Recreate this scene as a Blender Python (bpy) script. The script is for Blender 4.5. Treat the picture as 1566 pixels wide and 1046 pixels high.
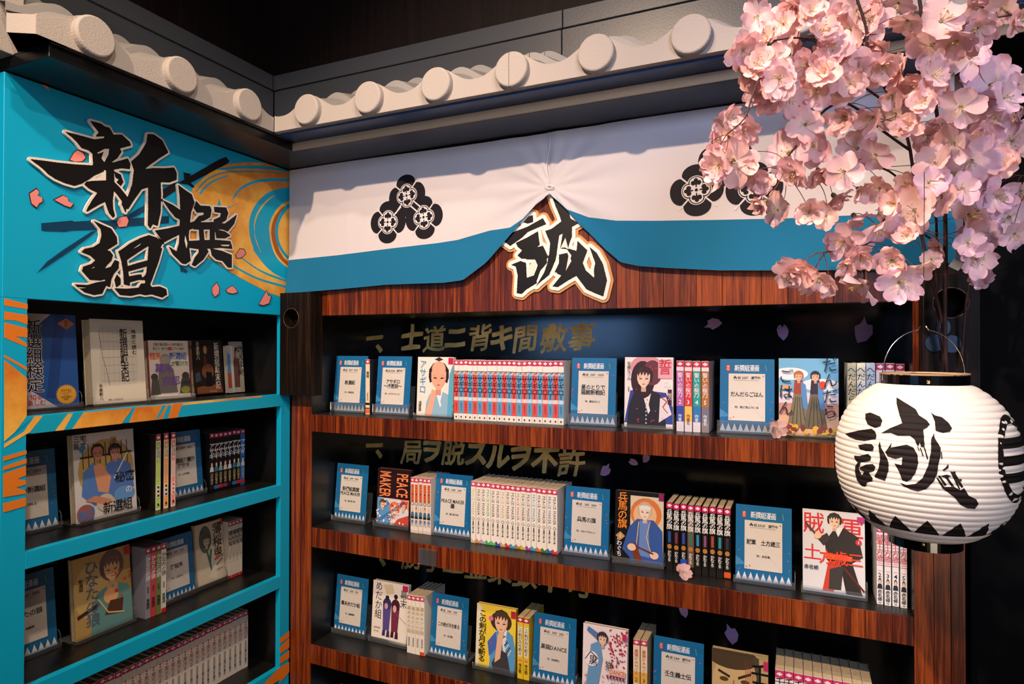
import bpy, bmesh, math, random
from mathutils import Vector, Matrix
from mathutils.bvhtree import BVHTree
import numpy as np
random.seed(7)
PI = math.pi
sc = bpy.context.scene
for o in list(bpy.data.objects): bpy.data.objects.remove(o)
COL = sc.collection

# ------------------------------------------------------------------ camera
YAW, PITCH, ROLL, F = 0.42223682, 0.00984467, 0.00143091, 972.048
def cam_rows():
    c, s = math.cos, math.sin
    f = np.array([-s(YAW)*c(PITCH), c(YAW)*c(PITCH), s(PITCH)]); r = np.array([c(YAW), s(YAW), 0.0]); u = np.cross(r, f)
    r2 = r*c(ROLL)+u*s(ROLL); u2 = -r*s(ROLL)+u*c(ROLL)
    return np.array([r2, -u2, f])
M = cam_rows()
cd = bpy.data.cameras.new('camera'); cam = bpy.data.objects.new('camera', cd); COL.objects.link(cam)
cd.sensor_width = 36; cd.lens = F/1566*36; cd.clip_start = 0.02
cam.matrix_world = Matrix(((M[0][0], -M[1][0], -M[2][0], 0), (M[0][1], -M[1][1], -M[2][1], 0), (M[0][2], -M[1][2], -M[2][2], 0), (0, 0, 0, 1)))
sc.camera = cam
# the camera stands at the origin, eye height 1.5 m above the floor (floor z = -1.5)

# ------------------------------------------------------------------ world, lights, exposure
w = bpy.data.worlds.new('world'); sc.world = w; w.use_nodes = True
w.node_tree.nodes['Background'].inputs[0].default_value = (0.5, 0.55, 0.7, 1)
w.node_tree.nodes['Background'].inputs[1].default_value = 0.03
sc.view_settings.view_transform = 'Standard'; sc.view_settings.look = 'None'
sc.view_settings.exposure = 0.0; sc.view_settings.gamma = 1.0; sc.view_settings.use_curve_mapping = False
def look(o, t):
    o.rotation_euler = (Vector(t)-o.location).to_track_quat('-Z', 'Y').to_euler()
def spot(name, loc, target, watts, col, size=60, blend=0.6, rad=0.03):
    l = bpy.data.lights.new(name, 'SPOT'); l.energy = watts; l.color = col; l.spot_size = math.radians(size); l.spot_blend = blend; l.shadow_soft_size = rad
    o = bpy.data.objects.new(name, l); COL.objects.link(o); o.location = loc; look(o, target); return o
def area(name, loc, target, watts, col, sx, sy):
    l = bpy.data.lights.new(name, 'AREA'); l.energy = watts; l.color = col; l.shape = 'RECTANGLE'; l.size = sx; l.size_y = sy
    o = bpy.data.objects.new(name, l); COL.objects.link(o); o.location = loc; look(o, target); return o
WARM = (1.0, 0.72, 0.50)
spot('spotlight_main', (-0.745, -0.95, 1.75), (-0.70, 1.6, -0.25), 390, WARM, 60, 0.9)
spot('spotlight_left_case', (0.42, 0.25, 1.35), (-1.5, 1.1, -0.1), 46, (1.0, 0.80, 0.62), 62, 0.7, 0.02)
spot('spotlight_overhead', (0.15, -0.20, 1.93), (-1.5, 1.15, -0.1), 120, (1.0, 0.80, 0.62), 52, 0.8, 0.05)
spot('lantern_fill_spot', (-0.55, -0.25, 1.65), (0.18, 1.15, -0.12), 62, (1.0, 0.84, 0.70), 17, 0.5, 0.03)  # added narrow spot that brightens the lantern at the main lamp's edge
spot('spotlight_blossom', (-0.75, 0.1, 1.6), (0.06, 1.1, 0.28), 170, (1.0, 0.80, 0.66), 36, 0.9, 0.02)
area('cool_fill', (1.3, -1.7, 0.95), (0.1, 1.6, 0.60), 8.5, (0.58, 0.68, 1.0), 0.9, 0.9).data.spread = math.radians(62)  # cool fill lamp, spread narrowed to keep it off the left panel
area('ceiling_panel', (0.2, -1.4, 1.85), (-0.2, 1.6, 0.7), 7, (0.85, 0.85, 1.0), 0.8, 0.5)
area('low_warm_fill', (1.0, -1.3, -0.75), (-0.3, 1.6, 0.4), 14, (1.0, 0.78, 0.58), 1.0, 0.5)  # added low warm fill for the eave underside, no counter lamp there
area('shop_screen', (-1.9, -2.2, 0.25), (-0.5, 1.6, 0.0), 9, (0.25, 0.5, 1.0), 1.0, 0.7)

# ------------------------------------------------------------------ helpers
def ray(x, y):
    return M.T @ np.array([x-783, y-523, F])
def onX(x, y, X): d = ray(x, y); return d*X/d[0]
def onY(x, y, Y): d = ray(x, y); return d*Y/d[1]
def depth(x, y, d): return M.T @ np.array([(x-783)/F, (y-523)/F, 1.0])*d
def lin(h):
    if not isinstance(h, str): return tuple(h)
    h = h.lstrip('#')
    if len(h) == 3: h = ''.join(a+a for a in h)
    v = [int(h[i:i+2], 16)/255 for i in (0, 2, 4)]
    return tuple(a/12.92 if a <= 0.04045 else ((a+0.055)/1.055)**2.4 for a in v)

def tag(o, label=None, cat=None, group=None, kind=None):
    if label: o['label'] = label
    if cat: o['category'] = cat
    if group: o['group'] = group
    if kind: o['kind'] = kind
    return o
def empty(name, loc=(0, 0, 0), rz=0.0):
    o = bpy.data.objects.new(name, None); o.empty_display_size = 0.05; COL.objects.link(o); o.location = loc; o.rotation_euler = (0, 0, rz); return o
def link(name, me, parent=None, loc=(0, 0, 0), rot=(0, 0, 0)):
    o = bpy.data.objects.new(name, me); COL.objects.link(o); o.location = loc; o.rotation_euler = rot
    if parent: o.parent = parent
    return o

# materials -----------------------------------------------------------
def newmat(name):
    m = bpy.data.materials.new(name); m.use_nodes = True; return m, m.node_tree, m.node_tree.nodes['Principled BSDF']
def mat(name, col, rough=0.5, metal=0.0, spec=0.5, bump=0, bscale=200, noise=0, nscale=20, coat=0):
    m, nt, b = newmat(name); c = lin(col)
    b.inputs['Base Color'].default_value = (*c, 1); b.inputs['Roughness'].default_value = rough; b.inputs['Metallic'].default_value = metal
    b.inputs['Specular IOR Level'].default_value = spec; b.inputs['Coat Weight'].default_value = coat
    if noise or bump:
        g = nt.nodes.new('ShaderNodeNewGeometry')
    if noise:
        n = nt.nodes.new('ShaderNodeTexNoise'); n.inputs['Scale'].default_value = nscale; n.inputs['Detail'].default_value = 5
        nt.links.new(g.outputs['Position'], n.inputs['Vector'])
        r = nt.nodes.new('ShaderNodeValToRGB'); e = r.color_ramp.elements
        e[0].position = 0.35; e[1].position = 0.65
        e[0].color = (*[a*(1-noise) for a in c], 1); e[1].color = (*[min(1, a*(1+noise)) for a in c], 1)
        nt.links.new(n.outputs['Fac'], r.inputs['Fac']); nt.links.new(r.outputs['Color'], b.inputs['Base Color'])
    if bump:
        n2 = nt.nodes.new('ShaderNodeTexNoise'); n2.inputs['Scale'].default_value = bscale; n2.inputs['Detail'].default_value = 3
        nt.links.new(g.outputs['Position'], n2.inputs['Vector'])
        bp = nt.nodes.new('ShaderNodeBump'); bp.inputs['Strength'].default_value = bump; bp.inputs['Distance'].default_value = 0.002
        nt.links.new(n2.outputs['Fac'], bp.inputs['Height']); nt.links.new(bp.outputs['Normal'], b.inputs['Normal'])
    return m
def wood(name, c0, c1, c2, rough=0.35, scale=(38, 38, 1.6), rnd=0.35, spec=0.4):
    m, nt, b = newmat(name); N = nt.nodes; L = nt.links
    g = N.new('ShaderNodeNewGeometry'); mp = N.new('ShaderNodeMapping'); mp.inputs['Scale'].default_value = scale
    L.new(g.outputs['Position'], mp.inputs['Vector'])
    oi = N.new('ShaderNodeObjectInfo'); ad = N.new('ShaderNodeVectorMath'); ad.operation = 'ADD'
    sc_ = N.new('ShaderNodeMath'); sc_.operation = 'MULTIPLY'; sc_.inputs[1].default_value = 31.0
    L.new(oi.outputs['Random'], sc_.inputs[0]); L.new(mp.outputs[0], ad.inputs[0]); L.new(sc_.outputs[0], ad.inputs[1])
    n = N.new('ShaderNodeTexNoise'); n.inputs['Scale'].default_value = 1.0; n.inputs['Detail'].default_value = 7; n.inputs['Roughness'].default_value = 0.62; n.inputs['Distortion'].default_value = 0.6
    L.new(ad.outputs[0], n.inputs['Vector'])
    n2 = N.new('ShaderNodeTexNoise'); n2.inputs['Scale'].default_value = 7.0; n2.inputs['Detail'].default_value = 3; L.new(ad.outputs[0], n2.inputs['Vector'])
    mx = N.new('ShaderNodeMath'); mx.operation = 'MULTIPLY_ADD'; mx.inputs[1].default_value = 0.45; L.new(n2.outputs['Fac'], mx.inputs[0]); L.new(n.outputs['Fac'], mx.inputs[2])
    rr = N.new('ShaderNodeMath'); rr.operation = 'MULTIPLY_ADD'; rr.inputs[1].default_value = rnd*.6; L.new(oi.outputs['Random'], rr.inputs[0]); L.new(mx.outputs[0], rr.inputs[2])
    r = N.new('ShaderNodeValToRGB'); e = r.color_ramp.elements
    e[0].position = 0.50; e[0].color = (*lin(c0), 1); e[1].position = 1.12 if False else 1.0; e[1].color = (*lin(c2), 1)
    k = r.color_ramp.elements.new(0.74); k.color = (*lin(c1), 1)
    L.new(rr.outputs[0], r.inputs['Fac']); L.new(r.outputs['Color'], b.inputs['Base Color'])
    b.inputs['Roughness'].default_value = rough; b.inputs['Specular IOR Level'].default_value = spec
    bp = N.new('ShaderNodeBump'); bp.inputs['Strength'].default_value = 0.25; bp.inputs['Distance'].default_value = 0.001
    L.new(mx.outputs[0], bp.inputs['Height']); L.new(bp.outputs['Normal'], b.inputs['Normal'])
    return m
WOOD = wood('red_brown_wood', '#180602', '#561c09', '#9a4716', scale=(95, 95, 2.4), rnd=.25)
DARKWOOD = wood('burnt_wood', '#040302', '#100906', '#3e2412', 0.6, (90, 90, 2.0), 0.0, 0.15)
WALLWOOD = wood('dark_wall_veneer', '#0a0504', '#140a08', '#1f120f', 0.6, (50, 50, 1.0), 0.1, 0.2)
BLACK = mat('black_laminate', '#0b0b0c', 0.32, spec=0.5)
SHELFTOP = mat('black_shelf_board', '#161513', 0.38, spec=0.5, noise=0.25, nscale=9, bump=0.05, bscale=300)
BACKP = mat('glossy_black_back', '#08090c', 0.16, spec=0.6)
DARK = mat('room_dark', '#0a0a0b', 0.9, spec=0.1)
BLUECAST = mat('blue_cast_board', '#123c6e', 0.3, spec=0.5)  # bluish light on the dark upper board, put into its base colour
WARMEDGE = mat('warm_lit_edge', '#b39a7a', 0.6, spec=0.3)  # warm light on the black board's front edge, put into its base colour
BLUE = mat('blue_laminate', '#02a6d2', 0.42, spec=0.35)
PLASTER = mat('cream_plaster', '#a89f98', 0.75, spec=0.2, bump=0.5, bscale=420)
TILE = mat('grey_white_tile', '#8f8b88', 0.5, spec=0.4, bump=0.15, bscale=300)
RIDGE = mat('grey_ridge_board', '#44474c', 0.35, spec=0.5, bump=0.1, bscale=300)
GOLDTXT = mat('gold_lettering', '#e8c070', 0.5, metal=0.15, spec=0.4, noise=0.3, nscale=14)
PAPER = mat('page_paper', '#cdb995', 0.9, spec=0.1, noise=0.12, nscale=240)
METAL = mat('steel_wire', '#b9b4a8', 0.25, metal=1.0)
BRASS = mat('brass', '#e0bb80', 0.2, metal=1.0)
LACQ = mat('black_lacquer', '#050507', 0.15, spec=0.6, coat=0.4)
CORD = mat('white_cord', '#eeeae6', 0.8)
BARK = mat('brown_bark', '#3a1c14', 0.7, bump=0.3, bscale=150, noise=0.3, nscale=60)
STEM = mat('reddish_stem', '#6a3020', 0.6)
LEAF = mat('olive_leaf', '#7c8420', 0.5)
STEELBLUE = mat('dark_steel', '#1c2c40', 0.3, metal=0.6)
def vcol_mat(name, rough=0.35, spec=0.4, trans=0.0, coat=0.0):
    m, nt, b = newmat(name); a = nt.nodes.new('ShaderNodeAttribute'); a.attribute_name = 'Col'
    nt.links.new(a.outputs['Color'], b.inputs['Base Color']); b.inputs['Roughness'].default_value = rough; b.inputs['Specular IOR Level'].default_value = spec; b.inputs['Coat Weight'].default_value = coat
    return m
PRINT = vcol_mat('printed_ink', 0.35, 0.4)
SIGN = vcol_mat('sign_print', 0.45, 0.3)
INK = vcol_mat('matt_ink', 0.7, 0.2)
def gold_foil():
    m, nt, b = newmat('gold_foil'); N = nt.nodes; L = nt.links
    g = N.new('ShaderNodeNewGeometry'); n = N.new('ShaderNodeTexNoise'); n.inputs['Scale'].default_value = 5; n.inputs['Detail'].default_value = 8; n.inputs['Roughness'].default_value = 0.6
    L.new(g.outputs['Position'], n.inputs['Vector']); r = N.new('ShaderNodeValToRGB'); e = r.color_ramp.elements
    e[0].position = 0.36; e[0].color = (*lin('#d87a24'), 1); e[1].position = 0.62; e[1].color = (*lin('#ffc955'), 1)
    L.new(n.outputs['Fac'], r.inputs['Fac']); L.new(r.outputs['Color'], b.inputs['Base Color']); b.inputs['Roughness'].default_value = 0.4; b.inputs['Metallic'].default_value = 0.1
    return m
FOIL = gold_foil()
def clear_mat():
    m, nt, b = newmat('clear_acrylic'); N = nt.nodes; L = nt.links; out = N['Material Output']; N.remove(b)
    t = N.new('ShaderNodeBsdfTransparent'); t.inputs[0].default_value = (0.93, 0.95, 0.95, 1)
    gl = N.new('ShaderNodeBsdfGlossy'); gl.inputs['Roughness'].default_value = 0.08; gl.inputs[0].default_value = (1, 1, 1, 1)
    fr = N.new('ShaderNodeFresnel'); fr.inputs[0].default_value = 1.5
    mx = N.new('ShaderNodeMixShader'); L.new(fr.outputs[0], mx.inputs[0]); L.new(t.outputs[0], mx.inputs[1]); L.new(gl.outputs[0], mx.inputs[2])
    d = N.new('ShaderNodeBsdfDiffuse'); d.inputs[0].default_value = (0.8, 0.8, 0.78, 1); mx2 = N.new('ShaderNodeMixShader'); mx2.inputs[0].default_value = 0.05
    L.new(mx.outputs[0], mx2.inputs[1]); L.new(d.outputs[0], mx2.inputs[2]); L.new(mx2.outputs[0], out.inputs[0]); return m
CLEAR = clear_mat()
def soft_mat(name, trans, rough=0.7, vcol=True, col=None):
    m, nt, b = newmat(name); N = nt.nodes; L = nt.links; out = N['Material Output']
    t = N.new('ShaderNodeBsdfTranslucent'); mx = N.new('ShaderNodeMixShader'); mx.inputs[0].default_value = trans
    if vcol:
        a = N.new('ShaderNodeAttribute'); a.attribute_name = 'Col'; L.new(a.outputs['Color'], b.inputs['Base Color']); L.new(a.outputs['Color'], t.inputs[0])
    else:
        b.inputs['Base Color'].default_value = (*lin(col), 1); t.inputs[0].default_value = (*lin(col), 1)
    b.inputs['Roughness'].default_value = rough; b.inputs['Specular IOR Level'].default_value = 0.25
    L.new(b.outputs[0], mx.inputs[1]); L.new(t.outputs[0], mx.inputs[2]); L.new(mx.outputs[0], out.inputs[0]); return m
PETAL = soft_mat('silk_petal', 0.28, 0.6)
CLOTH = soft_mat('cotton_cloth', 0.08, 0.85)
SHADE = soft_mat('lantern_paper', 0.12, 0.5, False, '#efe6dc')

# mesh builder ---------------------------------------------------------
class MB:
    def __init__(s): s.v = []; s.f = []; s.c = []; s.mi = []
    def poly(s, pts, col=(1, 1, 1), mi=0):
        n = len(s.v); s.v += [tuple(map(float, p)) for p in pts]; s.f.append(tuple(range(n, n+len(pts)))); s.c.append(col); s.mi.append(mi)
    def tris(s, vs, fs, col=(1, 1, 1), mi=0):
        n = len(s.v); s.v += [tuple(map(float, p)) for p in vs]
        for f in fs: s.f.append(tuple(i+n for i in f)); s.c.append(col); s.mi.append(mi)
    def box(s, x0, x1, y0, y1, z0, z1, col=(1, 1, 1), mi=0):
        vs = [(x0, y0, z0), (x1, y0, z0), (x1, y1, z0), (x0, y1, z0), (x0, y0, z1), (x1, y0, z1), (x1, y1, z1), (x0, y1, z1)]
        s.tris(vs, [(0, 3, 2, 1), (4, 5, 6, 7), (0, 1, 5, 4), (1, 2, 6, 5), (2, 3, 7, 6), (3, 0, 4, 7)], col, mi)
    def bbox(s, x0, x1, y0, y1, z0, z1, b, col=(1, 1, 1), mi=0):
        # box with a small chamfer all round
        bm = bmesh.new(); bmesh.ops.create_cube(bm, size=1.0)
        for v in bm.verts: v.co = Vector(((x0+x1)/2+v.co.x*(x1-x0), (y0+y1)/2+v.co.y*(y1-y0), (z0+z1)/2+v.co.z*(z1-z0)))
        bmesh.ops.bevel(bm, geom=bm.edges[:], offset=b, segments=1, affect='EDGES')
        s.tris([v.co[:] for v in bm.verts], [[v.index for v in f.verts] for f in bm.faces], col, mi) if not bm.verts.index_update() else None
        bm.free()
    def tube(s, pts, r, n=6, col=(1, 1, 1), mi=0, r1=None, cap=True):
        pts = [Vector(p) for p in pts]; rings = []; m = len(pts); up = Vector((0.13, 0.31, 0.94))
        for i, p in enumerate(pts):
            d = (pts[min(i+1, m-1)]-pts[max(i-1, 0)]); d = d.normalized() if d.length > 0 else Vector((0, 0, 1))
            a = d.cross(up)
            if a.length < 1e-3: a = d.cross(Vector((1, 0, 0)))
            a.normalize(); b = d.cross(a); rr = r if r1 is None else r+(r1-r)*i/(m-1)
            rings.append([p+(a*math.cos(2*PI*k/n)+b*math.sin(2*PI*k/n))*rr for k in range(n)])
        vs = [q for g in rings for q in g]; fs = []
        for i in range(m-1):
            for k in range(n): fs.append((i*n+k, i*n+(k+1) % n, (i+1)*n+(k+1) % n, (i+1)*n+k))
        if cap: fs += [tuple(range(n))[::-1], tuple(range((m-1)*n, m*n))]
        s.tris(vs, fs, col, mi)
    def lathe(s, prof, cx=0, cy=0, n=48, col=(1, 1, 1), mi=0, closed=False):
        m = len(prof); vs = []
        for (r, z) in prof:
            for k in range(n): a = 2*PI*k/n; vs.append((cx+r*math.cos(a), cy+r*math.sin(a), z))
        fs = []
        for i in range(m-1 if not closed else m):
            j = (i+1) % m
            for k in range(n): fs.append((i*n+k, i*n+(k+1) % n, j*n+(k+1) % n, j*n+k))
        s.tris(vs, fs, col, mi)
    def mesh(s, name, mats, smooth=False):
        me = bpy.data.meshes.new(name); me.from_pydata(s.v, [], s.f)
        for m in (mats if isinstance(mats, (list, tuple)) else [mats]): me.materials.append(m)
        at = me.color_attributes.new('Col', 'FLOAT_COLOR', 'CORNER'); buf = []
        for f, c in zip(s.f, s.c): buf += [c[0], c[1], c[2], 1.0]*len(f)
        at.data.foreach_set('color', buf)
        me.polygons.foreach_set('material_index', s.mi)
        if smooth: me.polygons.foreach_set('use_smooth', [True]*len(s.f))
        me.update(); return me
    def build(s, name, mats, parent=None, smooth=False, loc=(0, 0, 0), rot=(0, 0, 0)):
        return link(name, s.mesh(name, mats, smooth), parent, loc, rot)
def boxobj(name, b, m, parent=None, bev=0.0, **kw):
    q = MB()
    (q.bbox(*b, bev) if bev else q.box(*b)); o = q.build(name, m, parent)
    if kw: tag(o, **kw)
    return o

# glyphs -----------------------------------------------------------------
_tc = bpy.data.curves.new('glyph', 'FONT'); _to = bpy.data.objects.new('glyph', _tc); COL.objects.link(_to)
_gl = {}
def glyph(ch, bold=0.0, res=2):
    k = (ch, bold, res)
    if k not in _gl:
        _tc.body = ch; _tc.size = 1.0; _tc.offset = bold; _tc.resolution_u = res; _tc.fill_mode = 'FRONT'
        bpy.context.view_layer.update()
        dg = bpy.context.evaluated_depsgraph_get(); me = bpy.data.meshes.new_from_object(_to.evaluated_get(dg))
        v = [(q.co.x, q.co.y) for q in me.vertices]; f = [tuple(p.vertices) for p in me.polygons]
        if v:
            xs = [a for a, b in v]; ys = [b for a, b in v]; bb = (min(xs), max(xs), min(ys), max(ys))
        else: bb = (0, 0.3, 0, 0.7)
        _gl[k] = (v, f, bb); bpy.data.meshes.remove(me)
    return _gl[k]
_v, _f, _b = glyph('国'); EM = (_b[1]-_b[0])/0.88; CY = (_b[2]+_b[3])/2; CX = (_b[0]+_b[1])/2
class Pr:
    """flat print: polygons and text in a local (u,v) frame, stacked in thin layers"""
    def __init__(s, org, U, V, N, step=0.00008):
        s.o = Vector(org); s.U = Vector(U); s.V = Vector(V); s.N = Vector(N); s.mb = MB(); s.k = 1; s.step = step; s.clip = False
    def P(s, u, v, k=None):
        k = s.k if k is None else k
        return s.o+s.U*u+s.V*v+s.N*(0.00012+k*s.step)
    def poly(s, pts, col, mi=0):
        s.k += 1
        if s.clip: pts = clip(list(pts), (0.002, 0.002, .998, .998))
        if not pts: return
        s.mb.poly([s.P(u, v) for u, v in pts], lin(col), mi)
    def rect(s, x0, y0, x1, y1, col, mi=0): s.poly([(x0, y0), (x1, y0), (x1, y1), (x0, y1)], col, mi)
    def ell(s, cx, cy, rx, ry, col, n=18, mi=0, rot=0):
        c, q = math.cos(rot), math.sin(rot)
        s.poly([(cx+rx*math.cos(a)*c-ry*math.sin(a)*q, cy+rx*math.cos(a)*q+ry*math.sin(a)*c) for a in [2*PI*i/n for i in range(n)]], col, mi)
    def line(s, pts, w, col, mi=0):
        s.k += 1
        for a, b in zip(pts[:-1], pts[1:]):
            a = Vector(a); b = Vector(b); d = (b-a)
            if d.length < 1e-9: continue
            nn = Vector((-d.y, d.x)).normalized()*w/2; d = d.normalized()*w*0.2
            s.mb.poly([s.P(*(a-nn-d)), s.P(*(b-nn+d)), s.P(*(b+nn+d)), s.P(*(a+nn-d))], lin(col), mi)
    def one(s, ch, cx, cy, h, col, sx=1, rot=0, bold=0, shear=0, mi=0, res=2):
        v, f, bb = glyph(ch, bold, res); e = h/EM; c, q = math.cos(rot), math.sin(rot)
        ox = CX if ord(ch) > 0x2000 else (bb[0]+bb[1])/2
        pts = []
        for x, y in v:
            a = (x-ox)*e*sx+(y-CY)*e*shear; b = (y-CY)*e; pts.append(s.P(cx+a*c-b*q, cy+a*q+b*c))
        s.mb.tris(pts, f, lin(col), mi)
    def text(s, t, cx, cy, h, col, vert=False, sx=1.0, rot=0, bold=0, shear=0, gap=1.0, mi=0, res=2):
        s.k += 1; n = len(t)
        if vert:
            for i, ch in enumerate(t):
                if ch != ' ': s.one(ch, cx, cy+((n-1)/2-i)*h*gap, h, col, sx, rot, bold, shear, mi, res)
            return
        ws = []
        for ch in t:
            if ch in ' ': ws.append(0.3)
            elif ord(ch) > 0x2000: ws.append(1.0)
            else:
                b = glyph(ch, bold, res)[2]; ws.append((b[1]-b[0])/EM+0.09)
        W = sum(ws)*h*sx*gap; u = -W/2
        for ch, q in zip(t, ws):
            a = q*h*sx*gap
            if ch != ' ': s.one(ch, cx+(u+a/2)*math.cos(rot), cy+(u+a/2)*math.sin(rot), h, col, sx, rot, bold, shear, mi, res)
            u += a
    def build(s, name, mats, parent=None): return s.mb.build(name, mats, parent)

# =================================================================== SETTING
def struct(name, b, m, bev=0): return boxobj(name, b, m, None, bev, kind='structure')
struct('floor', (-3.2, 3.2, -3.4, 3.0, -1.6, -1.5), mat('brown_floor', '#5c4a3c', 0.5, noise=.2, nscale=4))
struct('ceiling', (-3.2, 3.2, -3.4, 3.0, 2.0, 2.1), DARK)
struct('wall_left', (-3.3, -3.2, -3.4, 3.0, -1.5, 2.0), DARK)
struct('wall_right', (3.2, 3.3, -3.4, 3.0, -1.5, 2.0), DARK)
struct('wall_rear', (-3.2, 3.2, -3.5, -3.4, -1.5, 2.0), DARK)
struct('wall_back', (-3.2, 3.2, 1.93, 2.03, -1.5, 2.0), WALLWOOD)
# black partition right of the bookcase
struct('wall_partition', (0.335, 3.2, 1.64, 1.9, -1.5, 1.3), DARK)
# veneered bulkheads above the tiled eaves
struct('wall_bulkhead_back', (-1.70, 1.2, 1.70, 1.92, 0.66, 1.42), WALLWOOD)
struct('wall_bulkhead_left', (-2.0, -1.70, 0.3, 1.92, 0.66, 1.42), WALLWOOD)
struct('ceiling_bulkhead', (-3.2, 1.4, 1.3, 1.92, 1.42, 1.5), DARK)

# =================================================================== MAIN BOOKCASE
XL = -1.512; YF = 1.6; OX0, OX1 = -1.425, 0.226; PX1 = 0.318; YB = 1.885
S = [-0.213, -0.575, -0.948, -1.312]; SB = [-0.268, -0.637, -1.008, -1.372]
mc = empty('bookcase', ((XL+PX1)/2, YF, -1.5)); mcl = mc.location.copy()
tag(mc, 'large reddish brown wood bookcase with black shelves, under the cloth banner', 'bookcase')
def mcp(name, mb, m, **kw):
    for i, v in enumerate(mb.v): mb.v[i] = (v[0]-mcl.x, v[1]-mcl.y, v[2]-mcl.z)
    o = mb.build(name, m, mc, **kw); return o
YI = YF+0.004
q = MB(); q.box(XL+0.003, OX0, YI, 1.92, -1.5, 0.58); mcp('side_panel', q, BLACK)
q = MB(); q.box(OX1, PX1, YI, 1.92, -1.5, 0.58); mcp('side_panel', q, BLACK)
q = MB(); q.box(OX0, OX1, YI, 1.92, 0.102, 0.58); mcp('header_board', q, BLACK)
q = MB(); q.box(OX0, OX1, YB, 1.92, -1.5, 0.102); back = mcp('back_panel', q, BACKP)
for z, zb in zip(S, SB):
    q = MB(); q.box(OX0+0.001, OX1-0.001, YI, YB, zb+0.008, z); mcp('shelf', q, SHELFTOP)
q = MB(); q.box(OX0, OX1, YI, YB, -1.5, -1.44); mcp('plinth', q, BLACK)
seams = [-1.425, -1.335, -1.262, -1.15, -1.044, -0.985, -0.905, -0.84, -0.755, -0.66, -0.60, -0.499, -0.425, -0.365, -0.305, -0.226, -0.165, -0.077, -0.02, 0.074, 0.135, 0.185, 0.226]
def planks(xs, z0, z1, g=0.0009):
    for a, b in zip(xs[:-1], xs[1:]):
        q = MB(); q.bbox(a+g/2, b-g/2, YF-random.uniform(0, 0.0006), YI+0.001, z0, z1, 0.0005); mcp('plank', q, WOOD)
planks([XL+0.004, -1.47, OX0], -1.5, 0.576)
planks([OX1, 0.262, 0.292, PX1], -1.5, 0.576)
planks(seams, 0.103, 0.576)
for i, (z, zb) in enumerate(zip(S, SB)):
    planks([seams[0]]+[s_+random.uniform(-0.008, 0.008) for s_ in seams[1:-1]]+[seams[-1]], zb, z-0.0005)
# gold lettering and petals printed on the glossy back panel
L1 = [('一', -1.386, .033), ('、', -1.327, .028), ('士', -1.221, .035), ('道', -1.129, .03), ('ニ', -1.045, .034), ('背', -0.954, .033), ('キ', -0.875, .033), ('間', -0.792, .03), ('敷', -0.696, .03), ('事', -0.605, .034)]
L2 = [('一', -1.385, -.35), ('、', -1.326, -.346), ('局', -1.219, -.36), ('ヲ', -1.14, -.352), ('脱', -1.054, -.352), ('ス', -0.967, -.349), ('ル', -0.888, -.352), ('ヲ', -0.81, -.35), ('不', -0.725, -.352), ('許', -0.638, -.353)]
L3 = [('一', -1.385, -.72), ('、', -1.31, -.726), ('勝', -1.215, -.722), ('手', -1.13, -.722), ('ニ', -1.05, -.722), ('金', -0.965, -.722), ('策', -0.88, -.722), ('致', -0.79, -.722), ('不', -0.705, -.722), ('可', -0.61, -.722)]
def petal_pts(cx, cy, r, a, kind=0):
    P_ = [(0, -1), (.45, -.55), (.62, 0), (.5, .55), (.22, .85), (.1, .55), (0, .5), (-.08, .8), (-.35, .8), (-.6, .3), (-.5, -.4)]
    if kind: P_ = [(0, -1), (.5, -.7), (.75, -.1), (.55, .5), (.2, .45), (-.1, .95), (-.2, .4), (-.5, .1), (-.3, -.5)]
    c, s_ = math.cos(a), math.sin(a); return [(cx+r*(x*c-y*s_), cy+r*(x*s_+y*c)) for x, y in P_]
for x, z, r, a, k in [(-.22, .067, .026, 1.75, 1), (-.037, .046, .024, .1, 0), (.153, .05, .036, -.3, 1), (-.535, -.368, .024, -.7, 1), (-.449, -.34, .016, 1.2, 0), (-.412, -.322, .018, -.4, 1), (-.302, -.758, .02, .3, 0), (-.175, -.80, .03, .2, 1)]:
    p_ = Pr((-mcl.x, YB-mcl.y, -mcl.z), (1, 0, 0), (0, 0, 1), (0, -1, 0)); p_.poly(petal_pts(x, z, r, a, k), '#c898c0'); p_.build('printed_petal', INK, mc)

# =================================================================== LEFT BLUE BOOKCASE
LY0, LY1 = 0.772, 1.598; LO0, LO1 = 0.820, 1.557; LT = [0.105, -0.148, -0.439, -0.730, -1.021]; LBt = [None, -0.186, -0.476, -0.768, -1.059]
lc = empty('bookcase', (XL, (LY0+LY1)/2, -1.5)); lcl = lc.location.copy()
tag(lc, 'bright blue bookcase with gold swirls and black shelf bays, at left', 'bookcase')
def lcp(name, mb, m, **kw):
    for i, v in enumerate(mb.v): mb.v[i] = (v[0]-lcl.x, v[1]-lcl.y, v[2]-lcl.z)
    return mb.build(name, m, lc, **kw)
q = MB(); q.bbox(XL-0.018, XL, LY0, LY1, LT[0], 0.578, 0.001); lcp('header_panel', q, BLUE)
q = MB(); q.bbox(XL-0.018, XL, LY0, LO0, -1.5, LT[0], 0.0008); lcp('stile', q, BLUE)
q = MB(); q.bbox(XL-0.018, XL, LO1, LY1, -1.5, LT[0], 0.0008); lcp('stile', q, BLUE)
for z, zb in zip(LT[1:], LBt[1:]):
    q = MB(); q.bbox(XL-0.018, XL+0.0004, LO0, LO1, zb, z, 0.0008); lcp('shelf_edge', q, BLUE)
    q = MB(); q.box(XL-0.33, XL-0.018, LO0-0.01, LO1+0.01, zb+0.01, z); lcp('shelf', q, SHELFTOP)
q = MB(); q.box(XL-0.35, XL-0.33, LY0, 1.92, -1.5, 0.578); lcp('back_panel', q, BLACK)
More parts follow.
